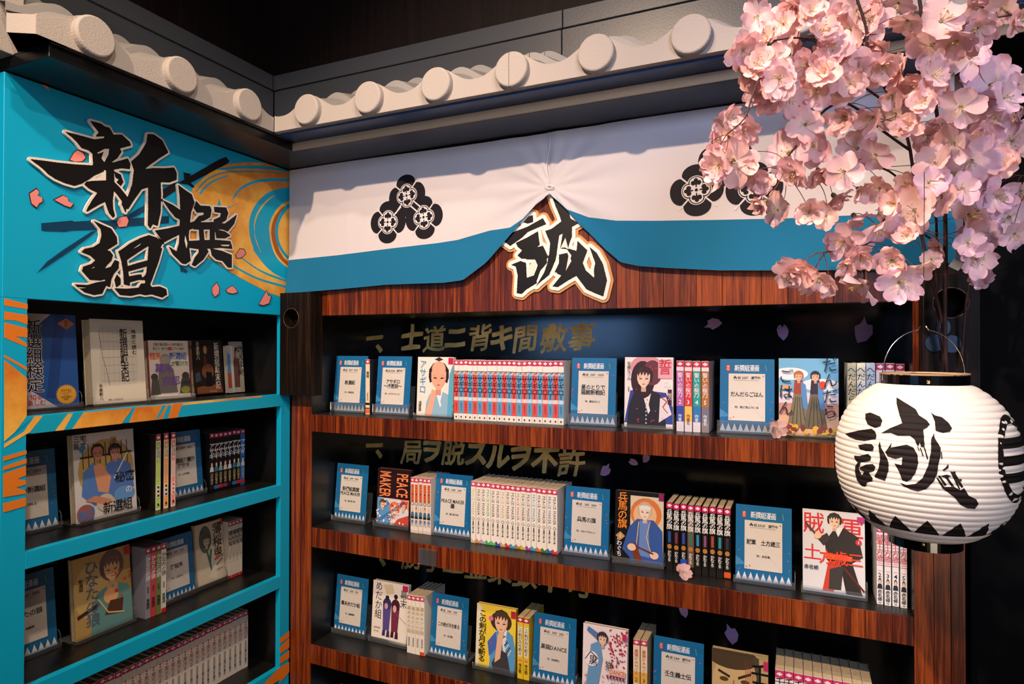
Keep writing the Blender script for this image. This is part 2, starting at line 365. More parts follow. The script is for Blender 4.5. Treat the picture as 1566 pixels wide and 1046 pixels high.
q = MB(); q.box(XL-0.33, XL-0.018, LY0, LO0-0.01, -1.5, 0.578); lcp('side_panel', q, BLACK)
q = MB(); q.box(XL-0.33, XL-0.018, LO1+0.01, LY1, -1.5, 0.578); lcp('side_panel', q, BLACK)
q = MB(); q.box(XL-0.33, XL-0.018, LO0-0.01, LO1+0.01, 0.13, 0.578); lcp('top_box', q, BLACK)
q = MB(); q.box(XL-0.33, XL-0.018, LO0-0.01, LO1+0.01, -1.5, -1.44); lcp('plinth', q, BLACK)
q = MB(); q.box(XL-0.018, XL, LO0, LO1, -1.5, -1.40); lcp('kick_board', q, BLUE)

# graphics printed on the blue case -------------------------------------
def clip(poly, r):
    x0, y0, x1, y1 = r
    for ax, lim, sg in ((0, x0, 1), (0, x1, -1), (1, y0, 1), (1, y1, -1)):
        out = []
        for i in range(len(poly)):
            a, b = poly[i-1], poly[i]; ia = (a[ax]-lim)*sg >= 0; ib = (b[ax]-lim)*sg >= 0
            if ia != ib:
                t = (lim-a[ax])/(b[ax]-a[ax]); out.append((a[0]+(b[0]-a[0])*t, a[1]+(b[1]-a[1])*t))
            if ib: out.append(b)
        poly = out
        if len(poly) < 3: return None
    return poly
LR = [(LY0, LT[0], LY1, .577), (LY0, -1.5, LO0, LT[0]), (LO1, -1.5, LY1, LT[0])]+[(LO0, zb, LO1, z) for z, zb in zip(LT[1:], LBt[1:])]
lp = Pr((XL+0.0004-lcl.x, -lcl.y, -lcl.z), (0, 1, 0), (0, 0, 1), (1, 0, 0), 0.00005)
def LP(ox, oy, s, pts): return [tuple(onX(ox+x/s, oy+y/s, XL)[1:]) for x, y in pts]
def lpoly(pts, col, mi=0, rects=LR):
    lp.k += 1
    for r in rects:
        c = clip(list(pts), r)
        if c: lp.mb.poly([lp.P(u, v) for u, v in c], lin(col), mi)
def lstroke(pts, w, col, mi=0, rects=LR):
    """smooth brush stroke given by points and widths, in the plane of the panel"""
    n = len(pts); L_ = []; R_ = []; lp.k += 1
    P_ = []
    for i in range(n-1):
        p0 = pts[max(i-1, 0)]; p1 = pts[i]; p2 = pts[i+1]; p3 = pts[min(i+2, n-1)]
        for t in (0, .25, .5, .75):
            P_.append(tuple(.5*((2*p1[k])+(-p0[k]+p2[k])*t+(2*p0[k]-5*p1[k]+4*p2[k]-p3[k])*t*t+(-p0[k]+3*p1[k]-3*p2[k]+p3[k])*t**3) for k in (0, 1)))
    P_.append(pts[-1]); m = len(P_)
    for i in range(m):
        a = Vector(P_[max(i-1, 0)]); b = Vector(P_[min(i+1, m-1)]); d = (b-a).normalized(); nn = Vector((-d.y, d.x)); ww = (w[0]+(w[1]-w[0])*i/(m-1)) if len(w) == 2 else (w[0]+(w[1]-w[0])*min(1, 2*i/(m-1))+(w[2]-w[1])*max(0, 2*i/(m-1)-1))
        L_.append(Vector(P_[i])+nn*ww/2); R_.append(Vector(P_[i])-nn*ww/2)
    for i in range(m-1):
        c0 = [tuple(L_[i]), tuple(L_[i+1]), tuple(R_[i+1]), tuple(R_[i])]
        for r in rects:
            c = clip(c0, r)
            if c: lp.mb.poly([lp.P(u, v) for u, v in c], lin(col), mi)
A_ = lambda p: LP(0, 160, 3.374, p)     # zoomed view of the header panel
HB = [LR[0], LR[2]]
lpoly(A_([(1090, 345), (1180, 305), (1290, 297), (1400, 305), (1500, 335), (1560, 350), (1560, 1010), (1470, 1000), (1380, 968), (1260, 905), (1180, 860), (1110, 810), (1000, 760), (960, 640), (960, 500), (1000, 420)]), '#fff', 1, HB)
B_ = '#0ba4c8'
lstroke(A_([(1120, 335), (1250, 322), (1400, 328), (1540, 350)]), (.004, .010, .008), B_, 0, HB)
lstroke(A_([(1010, 450), (1070, 385), (1160, 350), (1280, 345), (1400, 350), (1540, 362)]), (.004, .005, .002), '#5f8f92', 0, HB)
lstroke(A_([(1030, 460), (1090, 400), (1180, 365)]), (.006, .003), B_, 0, HB)
lstroke(A_([(1200, 490), (1240, 435), (1310, 400), (1400, 388), (1540, 390)]), (.004, .008, .010), B_, 0, HB)
lstroke(A_([(1540, 428), (1400, 460), (1320, 540), (1297, 640), (1330, 760), (1420, 860), (1560, 920)]), (.014, .020, .016), B_, 0, HB)
lstroke(A_([(1560, 455), (1440, 490), (1370, 570), (1352, 660), (1390, 780), (1460, 850), (1560, 890)]), (.02, .062, .012), B_, 0, HB)
lstroke(A_([(1560, 490), (1460, 540), (1415, 620), (1420, 720), (1460, 800), (1560, 870)]), (.006, .022, .008), '#a8591c', 0, HB)
lstroke(A_([(1570, 480), (1480, 530), (1432, 610), (1432, 700), (1475, 780), (1560, 840)]), (.012, .012, .010), B_, 0, HB)
lstroke(A_([(1305, 745), (1360, 810), (1440, 860), (1560, 900)]), (.003, .010, .014), B_, 0, HB)
lstroke(A_([(1245, 790), (1330, 850), (1420, 890), (1560, 935)]), (.003, .006, .008), B_, 0, HB)
lstroke(A_([(1200, 830), (1300, 885), (1400, 920), (1560, 960)]), (.006, .006, .008), B_, 0, HB)
lpoly(A_([(1115, 545), (1130, 485), (1140, 520), (1160, 530)]), B_, 0, HB)
lstroke(A_([(1140, 545), (1230, 510)]), (.003, .001), B_, 0, HB)
lp.build('printed_swirl', [SIGN, FOIL], lc)
# swords behind the lettering
def newlp(k):
    global lp
    lp = Pr((XL+0.0004-lcl.x, -lcl.y, -lcl.z), (0, 1, 0), (0, 0, 1), (1, 0, 0), 0.00005); lp.k = k
newlp(22)
NV = '#073a5c'; BK = '#0a0a10'
lpoly(A_([(210, 612), (370, 598), (380, 604), (490, 596), (600, 600), (600, 640), (490, 645), (370, 648), (330, 655), (212, 650)]), NV, 0, HB)
lpoly(A_([(650, 588), (870, 575), (870, 612), (650, 628)]), NV, 0, HB)
lpoly(A_([(186, 872), (240, 810), (330, 745), (470, 655), (500, 650), (380, 740), (260, 820)]), NV, 0, HB)
lpoly(A_([(590, 612), (690, 550), (830, 470), (835, 500), (700, 575)]), NV, 0, HB)
lpoly(A_([(915, 405), (1130, 283), (1165, 270), (1182, 292), (1170, 305), (1000, 395), (960, 412)]), BK, 0, HB)
lpoly(A_([(945, 350), (985, 358), (965, 385), (1003, 425), (990, 428), (950, 400)]), BK, 0, HB)
lpoly(A_([(830, 440), (905, 405), (925, 430), (835, 490)]), '#1c1418', 0, HB)
lpoly(A_([(925, 830), (970, 860), (955, 862), (960, 872), (942, 858), (932, 868)]), NV, 0, HB)
lp.build('printed_sword', [SIGN, FOIL], lc)
# petals with dark outline
PK = '#e88d86'; DK = '#3a1520'
newlp(36)
def lpetal(pts):
    c = Vector((sum(p[0] for p in pts)/len(pts), sum(p[1] for p in pts)/len(pts)))
    lpoly(A_([tuple(c+(Vector(p)-c)*1.16) for p in pts]), DK, 0, HB); lpoly(A_(pts), PK, 0, HB); lp.build('printed_petal', [SIGN, FOIL], lc); newlp(38)
for pts in ([(150, 460), (185, 436), (198, 450), (190, 470), (215, 480), (215, 500), (198, 510), (186, 530), (160, 510)],
            [(278, 492), (322, 470), (345, 480), (350, 500), (375, 512), (360, 530), (330, 520)],
            [(358, 285), (378, 250), (395, 237), (425, 250), (438, 275), (420, 292), (385, 295)],
            [(1215, 775), (1235, 745), (1255, 748), (1265, 768), (1245, 788), (1220, 792)],
            [(1092, 945), (1115, 920), (1128, 945), (1125, 975), (1105, 992), (1092, 970)],
            [(1165, 955), (1195, 935), (1212, 950), (1222, 968), (1195, 975), (1170, 968)],
            [(1335, 1030), (1350, 1000), (1372, 962), (1380, 985), (1395, 990), (1385, 1025), (1355, 1035)],
            [(600, 610), (610, 585), (650, 575), (660, 600), (650, 628), (610, 632)]): lpetal(pts)
lpoly(LP(0, 0, 3.374, [(190, 418), (235, 425), (252, 470), (215, 440)]), PK, 0, HB); lp.build('printed_petal', [SIGN, FOIL], lc); newlp(2)
# gold sweep on the stile and first shelf edge
C_ = lambda p: LP(0, 450, 4.979, p)
OR = '#dc7a24'
for pts in ([(30, 30), (210, 75), (210, 115), (30, 85)], [(30, 130), (215, 160), (215, 235), (120, 200), (30, 195)],
            [(30, 215), (210, 260), (210, 330), (120, 320), (200, 375), (210, 405), (30, 330)], [(30, 460), (210, 560), (210, 585), (30, 480)]):
    lpoly(C_(pts), OR)
lpoly(C_([(30, 500), (100, 555), (215, 645), (215, 850), (200, 930), (120, 1040), (30, 1120)]), '#fff', 1)
lpoly(C_([(200, 930), (260, 935), (120, 1046), (60, 1100), (30, 1120), (110, 1050)]), B_)
lpoly(C_([(260, 930), (325, 925), (230, 1046), (30, 1170), (30, 1140), (180, 1046)]), '#fff', 1)
lpoly(C_([(325, 925), (520, 905), (410, 1046), (400, 1060), (230, 1060)]), B_)
lpoly(C_([(515, 910), (1010, 866), (920, 990), (560, 1040), (410, 1050)]), '#fff', 1)
lpoly(C_([(555, 905), (635, 898), (545, 1030), (480, 1040)]), B_)
lpoly(C_([(1030, 860), (2000, 770), (1950, 850), (1700, 990), (1000, 1040), (975, 990)]), '#fff', 1)
D_ = lambda p: LP(200, 620, 4.982, p)
for pts in ([(240, 0), (268, 0), (215, 90), (185, 110)], [(280, 0), (310, 0), (280, 100), (240, 105)], [(380, 0), (1160, -80), (1160, 60), (350, 90)]): lpoly(D_(pts), B_)
lpoly(D_([(325, -20), (395, -30), (350, 95), (290, 102)]), OR)
E_ = lambda p: LP(0, 620, 4.979, p)
for pts in ([(20, 390), (200, 340), (200, 370), (20, 425)], [(20, 465), (200, 405), (200, 440), (20, 495)], [(20, 520), (195, 460), (195, 530), (130, 560), (195, 570), (195, 600), (120, 625), (195, 650), (195, 670), (20, 700)], [(20, 745), (195, 700), (195, 765), (20, 815)]): lpoly(E_(pts), OR)
G_ = lambda p: LP(200, 760, 3.657, p)
for pts in ([(820, 800), (900, 735), (900, 770), (820, 830)], [(820, 850), (900, 770), (900, 830), (820, 885)], [(820, 905), (900, 845), (900, 890), (820, 940)], [(690, 1100), (740, 1046), (830, 950), (900, 915), (900, 960), (830, 1040), (820, 1100)]): lpoly(G_(pts), OR)
lp.build('printed_graphic', [SIGN, FOIL], lc)

# =================================================================== LETTER SIGNS (cut-out boards)
def union_mesh(mb, polys, w, f, h, col, cell=0.0015, base=0.0, wob=0.0, seed=0):
    """outline of the union of polygons, grown by w, as one flat board with edge walls; f(u,v,h) -> 3D"""
    us = [p[0] for q in polys for p in q]; vs = [p[1] for q in polys for p in q]; mg = w+2*cell
    gu = np.arange(min(us)-mg, max(us)+mg, cell); gv = np.arange(min(vs)-mg, max(vs)+mg, cell); U, V = np.meshgrid(gu, gv, indexing='ij'); SD = np.full(U.shape, 9.0)
    for q in polys:
        A = np.array(q); d2 = np.full(U.shape, 9.0); ins = np.zeros(U.shape, bool)
        for i in range(len(A)):
            a, b = A[i-1], A[i]; e = b-a; L2 = e@e
            if L2 < 1e-14: continue
            t = np.clip(((U-a[0])*e[0]+(V-a[1])*e[1])/L2, 0, 1); d2 = np.minimum(d2, (U-a[0]-t*e[0])**2+(V-a[1]-t*e[1])**2)
            if a[1] != b[1]: ins ^= ((a[1] > V) != (b[1] > V)) & (U < e[0]*(V-a[1])/(e[1])+a[0])
        SD = np.minimum(SD, np.where(ins, -1, 1)*np.sqrt(d2))
    SD -= w
    if wob: SD += wob*(np.sin(U*900+seed)*np.sin(V*700+seed*2)+.7*np.sin(U*2100+V*500+seed))
    lc_ = lin(col); nu, nv = SD.shape; ins = SD < 0; full = ins[:-1, :-1] & ins[1:, :-1] & ins[:-1, 1:] & ins[1:, 1:]; anyc = (ins[:-1, :-1] | ins[1:, :-1] | ins[:-1, 1:] | ins[1:, 1:]) & ~full
    for i in range(nu-1):
        j = 0
        while j < nv-1:
            if full[i, j]:
                k = j
                while k < nv-1 and full[i, k]: k += 1
                mb.poly([f(gu[i], gv[j], h), f(gu[i+1], gv[j], h), f(gu[i+1], gv[k], h), f(gu[i], gv[k], h)], lc_); j = k
            else: j += 1
    for i, j in zip(*np.nonzero(anyc)):
        c = [(i, j), (i+1, j), (i+1, j+1), (i, j+1)]; out = []; cr = []
        for k in range(4):
            a, b = c[k], c[(k+1) % 4]; sa, sb = SD[a], SD[b]
            if sa < 0: out.append((gu[a[0]], gv[a[1]]))
            if (sa < 0) != (sb < 0):
                t = sa/(sa-sb); p = (gu[a[0]]+(gu[b[0]]-gu[a[0]])*t, gv[a[1]]+(gv[b[1]]-gv[a[1]])*t); out.append(p); cr.append(p)
        if len(out) >= 3: mb.poly([f(u, v, h) for u, v in out], lc_)
        if len(cr) == 2 and h-base > .0005: mb.poly([f(*cr[0], h), f(*cr[1], h), f(*cr[1], base), f(*cr[0], base)], lc_)
def sign(name, label, strokes, f, layers, blackh, holes=(), holecol='#e6dccf', grow=.0012):
    o = None
    root = empty(name, f(*strokes[0][0], 0)); rl = root.location.copy()
    tag(root, label, 'sign')
    def rel(mb):
        mb.v = [(a-rl.x, b-rl.y, c-rl.z) for a, b, c in mb.v]; return mb
    for nm, w, h, col in layers:
        mb = MB(); union_mesh(mb, strokes, w, f, h, col); rel(mb).build(nm, SIGN, root)
    mb = MB(); union_mesh(mb, strokes, grow, f, blackh, '#0d0b0b', .0012, blackh, .0003)
    rel(mb).build('brush_character', SIGN, root)
    for st in holes:
        mb = MB(); mb.poly([f(u, v, blackh+0.0003) for u, v in st], lin(holecol)); rel(mb).build('inner_white', SIGN, root)
    return root
SX = XL+0.0032
fL = lambda u, v, h: (SX+h, u, v)
c6 = lambda p: LP(30, 170, 5.504, p); c7 = lambda p: LP(100, 260, 4.982, p)
SHIN = [[(580, 90), (665, 112), (700, 138), (735, 145), (770, 205), (840, 205), (905, 262), (915, 290), (820, 315), (835, 345), (800, 395), (755, 430), (740, 470), (600, 470), (600, 430), (595, 360), (560, 330), (500, 310), (465, 265), (425, 225), (372, 182), (500, 215), (610, 245), (690, 235), (700, 212), (625, 215), (650, 185), (615, 140)],
        [(78, 412), (190, 425), (300, 440), (450, 455), (620, 465), (760, 440), (760, 490), (690, 505), (600, 545), (560, 575), (500, 610), (440, 628), (360, 605), (280, 570), (220, 530), (195, 505), (170, 480), (130, 450)],
        [(745, 445), (800, 430), (840, 420), (890, 405), (910, 450), (905, 488), (840, 480), (770, 492)],
        [(705, 470), (770, 480), (775, 600), (768, 690), (760, 760), (765, 830), (780, 880), (765, 895), (735, 860), (710, 790), (700, 760), (640, 790), (545, 845), (560, 810), (590, 760), (640, 690), (570, 655), (528, 620), (545, 600), (620, 590), (700, 580)],
        [(765, 590), (820, 645), (870, 705), (895, 740), (885, 780), (870, 850), (850, 800), (842, 790), (845, 760), (800, 700), (765, 660)],
        [(780, 515), (830, 540), (850, 600), (830, 630), (800, 600), (822, 580), (790, 560)],
        [(1060, 200), (1110, 202), (1180, 250), (1230, 350), (1150, 400), (1080, 450), (1020, 495), (1110, 485), (1200, 487), (1280, 480), (1300, 520), (1300, 578), (1240, 600), (1165, 597), (1170, 700), (1165, 850), (1140, 965), (1100, 950), (1080, 985), (1062, 960), (1065, 800), (1065, 640), (1005, 658), (950, 735), (890, 825), (865, 800), (895, 720), (930, 620), (945, 500), (922, 430), (990, 370), (1050, 270)]]
SHIN = [c6(s_) for s_ in SHIN]
sign('lettering_board', 'black brush character with white outline, uppermost of the three on the blue panel', SHIN, fL, [('white_backing', 0.0060, 0.005, '#e6dccf')], 0.0056, [c6([(632, 355), (695, 322), (732, 322), (727, 370), (692, 432), (668, 400), (688, 345), (642, 362)]), c6([(575, 590), (690, 530), (690, 500), (706, 505), (706, 585)])])
SEN = [[(845, 120), (900, 160), (945, 190), (965, 250), (940, 320), (930, 400), (920, 500), (925, 600), (935, 690), (900, 715), (870, 710), (800, 640), (775, 590), (830, 625), (850, 560), (855, 440), (860, 300), (855, 200)],
       [(727, 235), (800, 270), (860, 310), (860, 380), (820, 360), (780, 310)],
       [(668, 465), (760, 450), (850, 430), (950, 400), (1010, 380), (1020, 420), (940, 450), (850, 490), (790, 520), (730, 552), (700, 510)],
       [(980, 240), (1010, 275), (1085, 280), (1095, 310), (1085, 360), (1040, 385), (960, 400), (1000, 355), (1040, 345), (1035, 322), (985, 325), (962, 290)],
       [(1118, 285), (1208, 290), (1223, 330), (1208, 380), (1170, 405), (1115, 400), (1115, 382), (1162, 362), (1172, 328), (1120, 320)],
       [(955, 420), (1010, 402), (1100, 402), (1200, 412), (1288, 345), (1268, 410), (1220, 468), (1180, 452), (1100, 452), (1000, 452), (960, 452)],
       [(1000, 440), (1032, 440), (1042, 545), (1008, 545)], [(1085, 400), (1120, 400), (1120, 535), (1085, 542)],
       [(1125, 455), (1200, 472), (1238, 500), (1200, 520), (1135, 518)],
       [(910, 545), (1000, 540), (1120, 535), (1240, 545), (1255, 600), (1170, 592), (1080, 597), (1000, 602), (930, 592)],
       [(1000, 592), (1060, 602), (1072, 622), (1032, 682), (970, 732), (948, 722), (970, 670), (1000, 632)],
       [(1088, 600), (1180, 620), (1250, 650), (1250, 742), (1222, 742), (1180, 692), (1130, 680), (1100, 650)]]
SEN = [c7(s_) for s_ in SEN]
sign('lettering_board', 'black brush character with white outline, right of the three, over the gold disc', SEN, fL, [('white_backing', 0.0054, 0.005, '#e6dccf')], 0.0056, [c7([(895, 500), (912, 560), (905, 600), (890, 540)]), c7([(1165, 572), (1235, 570), (1225, 582), (1180, 580)])])
SO = [[(205, 395), (270, 425), (330, 450), (370, 510), (375, 560), (330, 590), (290, 612), (320, 622), (342, 650), (330, 690), (300, 720), (270, 760), (330, 740), (360, 690), (387, 700), (385, 750), (350, 790), (330, 830), (320, 890), (295, 880), (285, 830), (250, 840), (170, 835), (110, 770), (120, 740), (180, 720), (215, 690), (170, 650), (108, 625), (130, 605), (200, 590), (245, 560), (260, 500), (252, 450)],
      [(60, 876), (150, 880), (220, 860), (285, 850), (290, 880), (260, 940), (200, 950), (130, 930), (95, 905)],
      [(375, 800), (400, 830), (400, 870), (370, 890), (358, 840)],
      [(388, 622), (440, 600), (450, 700), (462, 800), (472, 880), (430, 870), (425, 780), (410, 690)],
      [(390, 625), (480, 560), (560, 520), (620, 500), (680, 520), (722, 560), (700, 600), (630, 590), (625, 570), (560, 610), (500, 650), (440, 690)],
      [(460, 735), (540, 710), (620, 690), (630, 725), (540, 750), (465, 770)], [(460, 815), (540, 800), (630, 795), (625, 840), (540, 835), (470, 855)],
      [(620, 560), (718, 600), (690, 700), (642, 830), (620, 885), (590, 870), (610, 700)],
      [(360, 905), (450, 908), (540, 900), (560, 868), (620, 868), (640, 895), (700, 890), (748, 910), (755, 948), (720, 970), (640, 945), (590, 952), (550, 942), (480, 957), (400, 950)]]
SO = [c7(s_) for s_ in SO]
sign('lettering_board', 'black brush character with white outline, lowest of the three on the blue panel', SO, fL, [('white_backing', 0.0054, 0.005, '#e6dccf')], 0.0056, [c7([(180, 752), (205, 738), (200, 745)]), c7([(75, 895), (140, 898), (90, 902)]), c7([(500, 600), (560, 560), (540, 580)]), c7([(560, 800), (600, 770), (590, 800), (570, 820)])])
YS = YF-0.006
def MP(ox, oy, s, pts, Y=YS): return [tuple(onY(ox+x/s, oy+y/s, Y)[[0, 2]]) for x, y in pts]
fM = lambda u, v, h: (u, YF-0.0014-h, v)
c5 = lambda p: MP(760, 280, 5.232, p)
MA = [[(215, 315), (255, 270), (290, 258), (292, 312), (250, 325)], [(50, 460), (120, 400), (250, 350), (330, 305), (370, 283), (396, 330), (330, 357), (250, 392), (200, 440), (110, 503)],
      [(155, 480), (240, 440), (330, 388), (345, 495), (300, 530), (240, 552), (170, 578), (205, 540), (170, 510)], [(170, 582), (300, 522), (370, 503), (412, 590), (380, 640), (330, 600), (240, 605), (200, 605)],
      [(118, 655), (190, 625), (235, 640), (242, 760), (300, 740), (322, 800), (240, 850), (200, 887), (162, 880), (170, 740), (155, 668)], [(235, 610), (330, 560), (400, 590), (402, 640), (350, 700), (312, 805), (290, 790), (300, 740), (330, 660), (310, 612)],
      [(440, 90), (470, 100), (575, 222), (590, 285), (655, 322), (602, 352), (602, 430), (582, 480), (570, 530), (510, 522), (530, 402), (500, 420), (480, 560), (420, 582), (430, 480), (390, 385), (440, 368), (520, 308), (500, 250), (470, 180)],
      [(415, 580), (482, 560), (470, 620), (440, 690), (420, 735), (340, 800), (318, 822), (380, 720), (408, 640)],
      [(555, 520), (640, 545), (648, 465), (725, 540), (688, 640), (712, 700), (782, 762), (780, 690), (790, 640), (745, 515), (800, 560), (850, 650), (882, 780), (852, 906), (790, 882), (720, 850), (638, 742), (570, 780), (490, 832), (448, 826), (520, 740), (480, 722), (492, 700), (558, 690), (580, 640), (600, 580)],
      [(500, 575), (565, 560), (592, 640), (550, 705), (465, 715), (500, 640)]]
MA = [c5(s_) for s_ in MA]
sign('lettering_board', 'black brush character with white and gold outline on the wood, below the banner knot', MA, fM, [('gold_backing', 0.0165, 0.004, '#c98d52'), ('white_backing', 0.0098, 0.007, '#efe8de')], 0.0074, [c5([(512, 520), (550, 440), (575, 530), (545, 515)]), c5([(240, 700), (300, 610), (320, 640), (300, 730), (242, 752)]), c5([(555, 700), (580, 560), (598, 625)])], grow=.0006)

# gold brush lettering on the back panel of the bookcase, one character each
fB = lambda u, v, h: (u-mcl.x, YB-.0002-h-mcl.y, v-mcl.z)
for L_ in (L1, L2, L3):
    for n_, (ch, x, z) in enumerate(L_):
        v, f_, bb = glyph(ch, 0.0, 2); e_ = .086/EM; k = 1.009; rot = random.uniform(-.05, .05); tri = []
        def W_(i):
            a = (v[i][0]-CX)*e_+(v[i][1]-CY)*e_*.12; b = (v[i][1]-CY)*e_; a += .0018*math.sin(b*90+n_*3); b += .0022*math.sin(a*80+n_)+a*.10; return (x*k+a, z*k+b)
        q = MB(); union_mesh(q, [[W_(i) for i in t] for t in f_],   .0019+(.0016 if ch in '一、士ニキスルヲ不' else 0), fB, .0003, '#fff', .0016, .0003, .00022, n_)
        q.build('gold_character', GOLDTXT, mc)

# =================================================================== BLACK CANOPY BOARDS UNDER THE TILES
cb = tag(empty('canopy_board', (-0.5, 1.44, 0.58)), 'long black canopy board with a warm lit front edge, above the cloth banner', 'board')
def cpart(root, name, b, m, bev=0.0006):
    l = root.location; q = MB(); q.bbox(b[0]-l.x, b[1]-l.x, b[2]-l.y, b[3]-l.y, b[4]-l.z, b[5]-l.z, bev); return q.build(name, m, root)
cpart(cb, 'board', (-1.357, 0.9, 1.442, 1.69, 0.58, 0.6035), BLACK)
cpart(cb, 'edge_strip', (-1.357, 0.9, 1.438, 1.442, 0.5805, 0.6035), WARMEDGE)
cpart(cb, 'blue_cast_board', (-1.345, 0.9, 1.374, 1.50, 0.6038, 0.6085), BLUECAST)
cb2 = tag(empty('canopy_board', (-1.357, 1.1, 0.58)), 'black canopy board above the blue panel, at left', 'board')
cpart(cb2, 'board', (-1.90, -1.3575, 0.771, 1.69, 0.58, 0.6035), BLACK)
cpart(cb2, 'upper_board', (-1.69, -1.3495, 0.771, 1.50, 0.6038, 0.6085), BLACK)

# =================================================================== TILED EAVES
def wave(t): return 0.650+0.041*((1+math.cos(2*PI*t))/2)**1.25
PITCHX = 0.2035
def eave(root, axis, c0, t0, t1, x0, tilem, stuccom, seam=None):
    """axis 'x': runs along x, front at y=x0 ; axis 'y': runs along y, front at x=x0. tile crests at c0+k*PITCHX"""
    def W(t, d, z):      # t along, d depth behind the front
        return (t, x0+d, z) if axis == 'x' else (x0-d, t, z)
    segs = [(t0, t1)] if seam is None else [(t0, seam-0.0007), (seam+0.0007, t1)]
    rl = root.location
    def fin(mb, nm, m, smooth=False):
        mb.v = [(a-rl.x, b-rl.y, c-rl.z) for a, b, c in mb.v]; return mb.build(nm, m, root, smooth)
    def flip(q): return q
    for a, b in segs:
        n = max(4, int((b-a)/0.008)); ts = [a+(b-a)*i/n for i in range(n+1)]
        q = MB()
        for i in range(n):
            s0, s1 = ts[i], ts[i+1]; z0, z1 = wave((s0-c0)/PITCHX), wave((s1-c0)/PITCHX)
            q.poly([W(s0, 0, .609), W(s1, 0, .609), W(s1, 0, z1), W(s0, 0, z0)])
            q.poly([W(s0, 0, z0), W(s1, 0, z1), W(s1, .02, z1), W(s0, .02, z0)])
            q.poly([W(s0, 0, .609), W(s0, .02, .609), W(s1, .02, .609), W(s1, 0, .609)])
            q.poly([W(s0, .02, .609), W(s0, .02, z0), W(s1, .02, z1), W(s1, .02, .609)])
        for s_ in (a, b): q.poly([W(s_, 0, .609), W(s_, .02, .609), W(s_, .02, wave((s_-c0)/PITCHX)), W(s_, 0, wave((s_-c0)/PITCHX))])
        fin(q, 'fascia', stuccom)
        for k, (d, dz) in enumerate(((0.0, 0.0), (0.106, 0.048), (0.212, 0.097))):
            q = MB(); d1 = d+0.106
            for i in range(n):
                s0, s1 = ts[i], ts[i+1]; z0, z1 = wave((s0-c0)/PITCHX)+dz, wave((s1-c0)/PITCHX)+dz
                dd = 0.02 if k == 0 else d
                q.poly([W(s0, dd, z0-.0005), W(s1, dd, z1-.0005), W(s1, d1, z1+.03), W(s0, d1, z0+.03)])
                if k: q.poly([W(s0, d, z0-.022), W(s1, d, z1-.022), W(s1, d, z1), W(s0, d, z0)])
            fin(q, 'tile_course', tilem, True)
        if seam is None or True:
            k0 = math.ceil((a-c0-0.041)/PITCHX); k1 = math.floor((b-c0+0.041)/PITCHX)
            for k in range(k0, k1+1):
                cx = c0+k*PITCHX
                if cx < t0+0.03 or cx > t1-0.03: continue
                R_ = 0.0415; q = MB(); N_ = 40; prof = [(R_, 0), (R_, -.013), (R_-.0015, -.0165), (R_-.004, -.018)]
                pr_ = []
                for r_, dd in prof:
                    ring = []
                    for i in range(N_):
                        an = 2*PI*i/N_; uu = cx+r_*math.cos(an); uu = min(max(uu, a), b); ring.append(W(uu, dd, .6485+r_*math.sin(an)))
                    pr_.append(ring)
                for r0, r1 in zip(pr_[:-1], pr_[1:]):
                    for i in range(N_):
                        j = (i+1) % N_; q.poly([r0[i], r0[j], r1[j], r1[i]])
                q.poly(pr_[-1]); fin(q, 'round_tile_end', PLASTER)
rt = tag(empty('tile_roof', (-0.3, 1.355, 0.609)), 'white wavy tile eave with round ends running above the cloth banner', 'roof')
eave(rt, 'x', -1.2165, -1.344, 1.15, 1.355, TILE, PLASTER, seam=-0.610)
rl2 = tag(empty('tile_roof', (-1.345, 1.0, 0.609)), 'white wavy tile eave with three round ends, above the blue panel', 'roof')
eave(rl2, 'y', 0.8465, 0.742, 1.354, -1.346, TILE, PLASTER)
# plaster return at the near end of the left eave
ga = tag(empty('plaster_gable', (-1.5, 0.76, 0.61)), 'cream plaster gable end of the left eave, at the top left corner', 'wall end')
def gp(name, pts, th=0.006, m=PLASTER):
    q = MB(); l = ga.location; P0 = [Vector(p)-l for p in pts]; d = Vector((0, th, 0)); n = len(P0)
    q.poly(P0); q.poly([p+d for p in P0][::-1])
    for i in range(n): q.poly([P0[i-1], P0[i-1]+d, P0[i]+d, P0[i]])
    q.build(name, m, ga)
gp('return_fascia', [(-1.3465, .7405, .609), (-1.392, .7135, .609), (-1.392, .7135, .6465), (-1.3465, .7405, .6465)])
gp('soffit', [(-1.3465, .742, .6090), (-1.392, .715, .6090), (-1.50, .80, .6090), (-1.3465, .80, .6090)], .0005)
gp('end_wall', [(-1.37, .80, .6092), (-1.9, .80, .6092), (-1.9, .80, .80), (-1.37, .80, .66)])
q = MB(); l = ga.location; q.bbox(-1.9-l.x, -1.478-l.x, .735-l.y, .79-l.y, .605-l.z, 1.0-l.z, .001); q.build('corner_post', PLASTER, ga)

# ridge boards behind the tiles
def trim(name, b, m=RIDGE): struct(name, b, m, 0.001)
trim('trim_1', (-1.66, -0.6015, 1.672, 1.70, 0.66, 0.893)); trim('trim_2', (-0.5985, 1.2, 1.672, 1.70, 0.66, 0.893))
trim('trim_3', (-1.66, -0.5965, 1.665, 1.70, 0.8935, 0.944)); trim('trim_4', (-0.5935, 1.2, 1.665, 1.70, 0.8935, 0.944))
trim('trim_5', (-1.70, -1.662, 0.6, 1.67, 0.66, 0.893)); trim('trim_6', (-1.70, -1.655, 0.6, 1.66, 0.8935, 0.944))

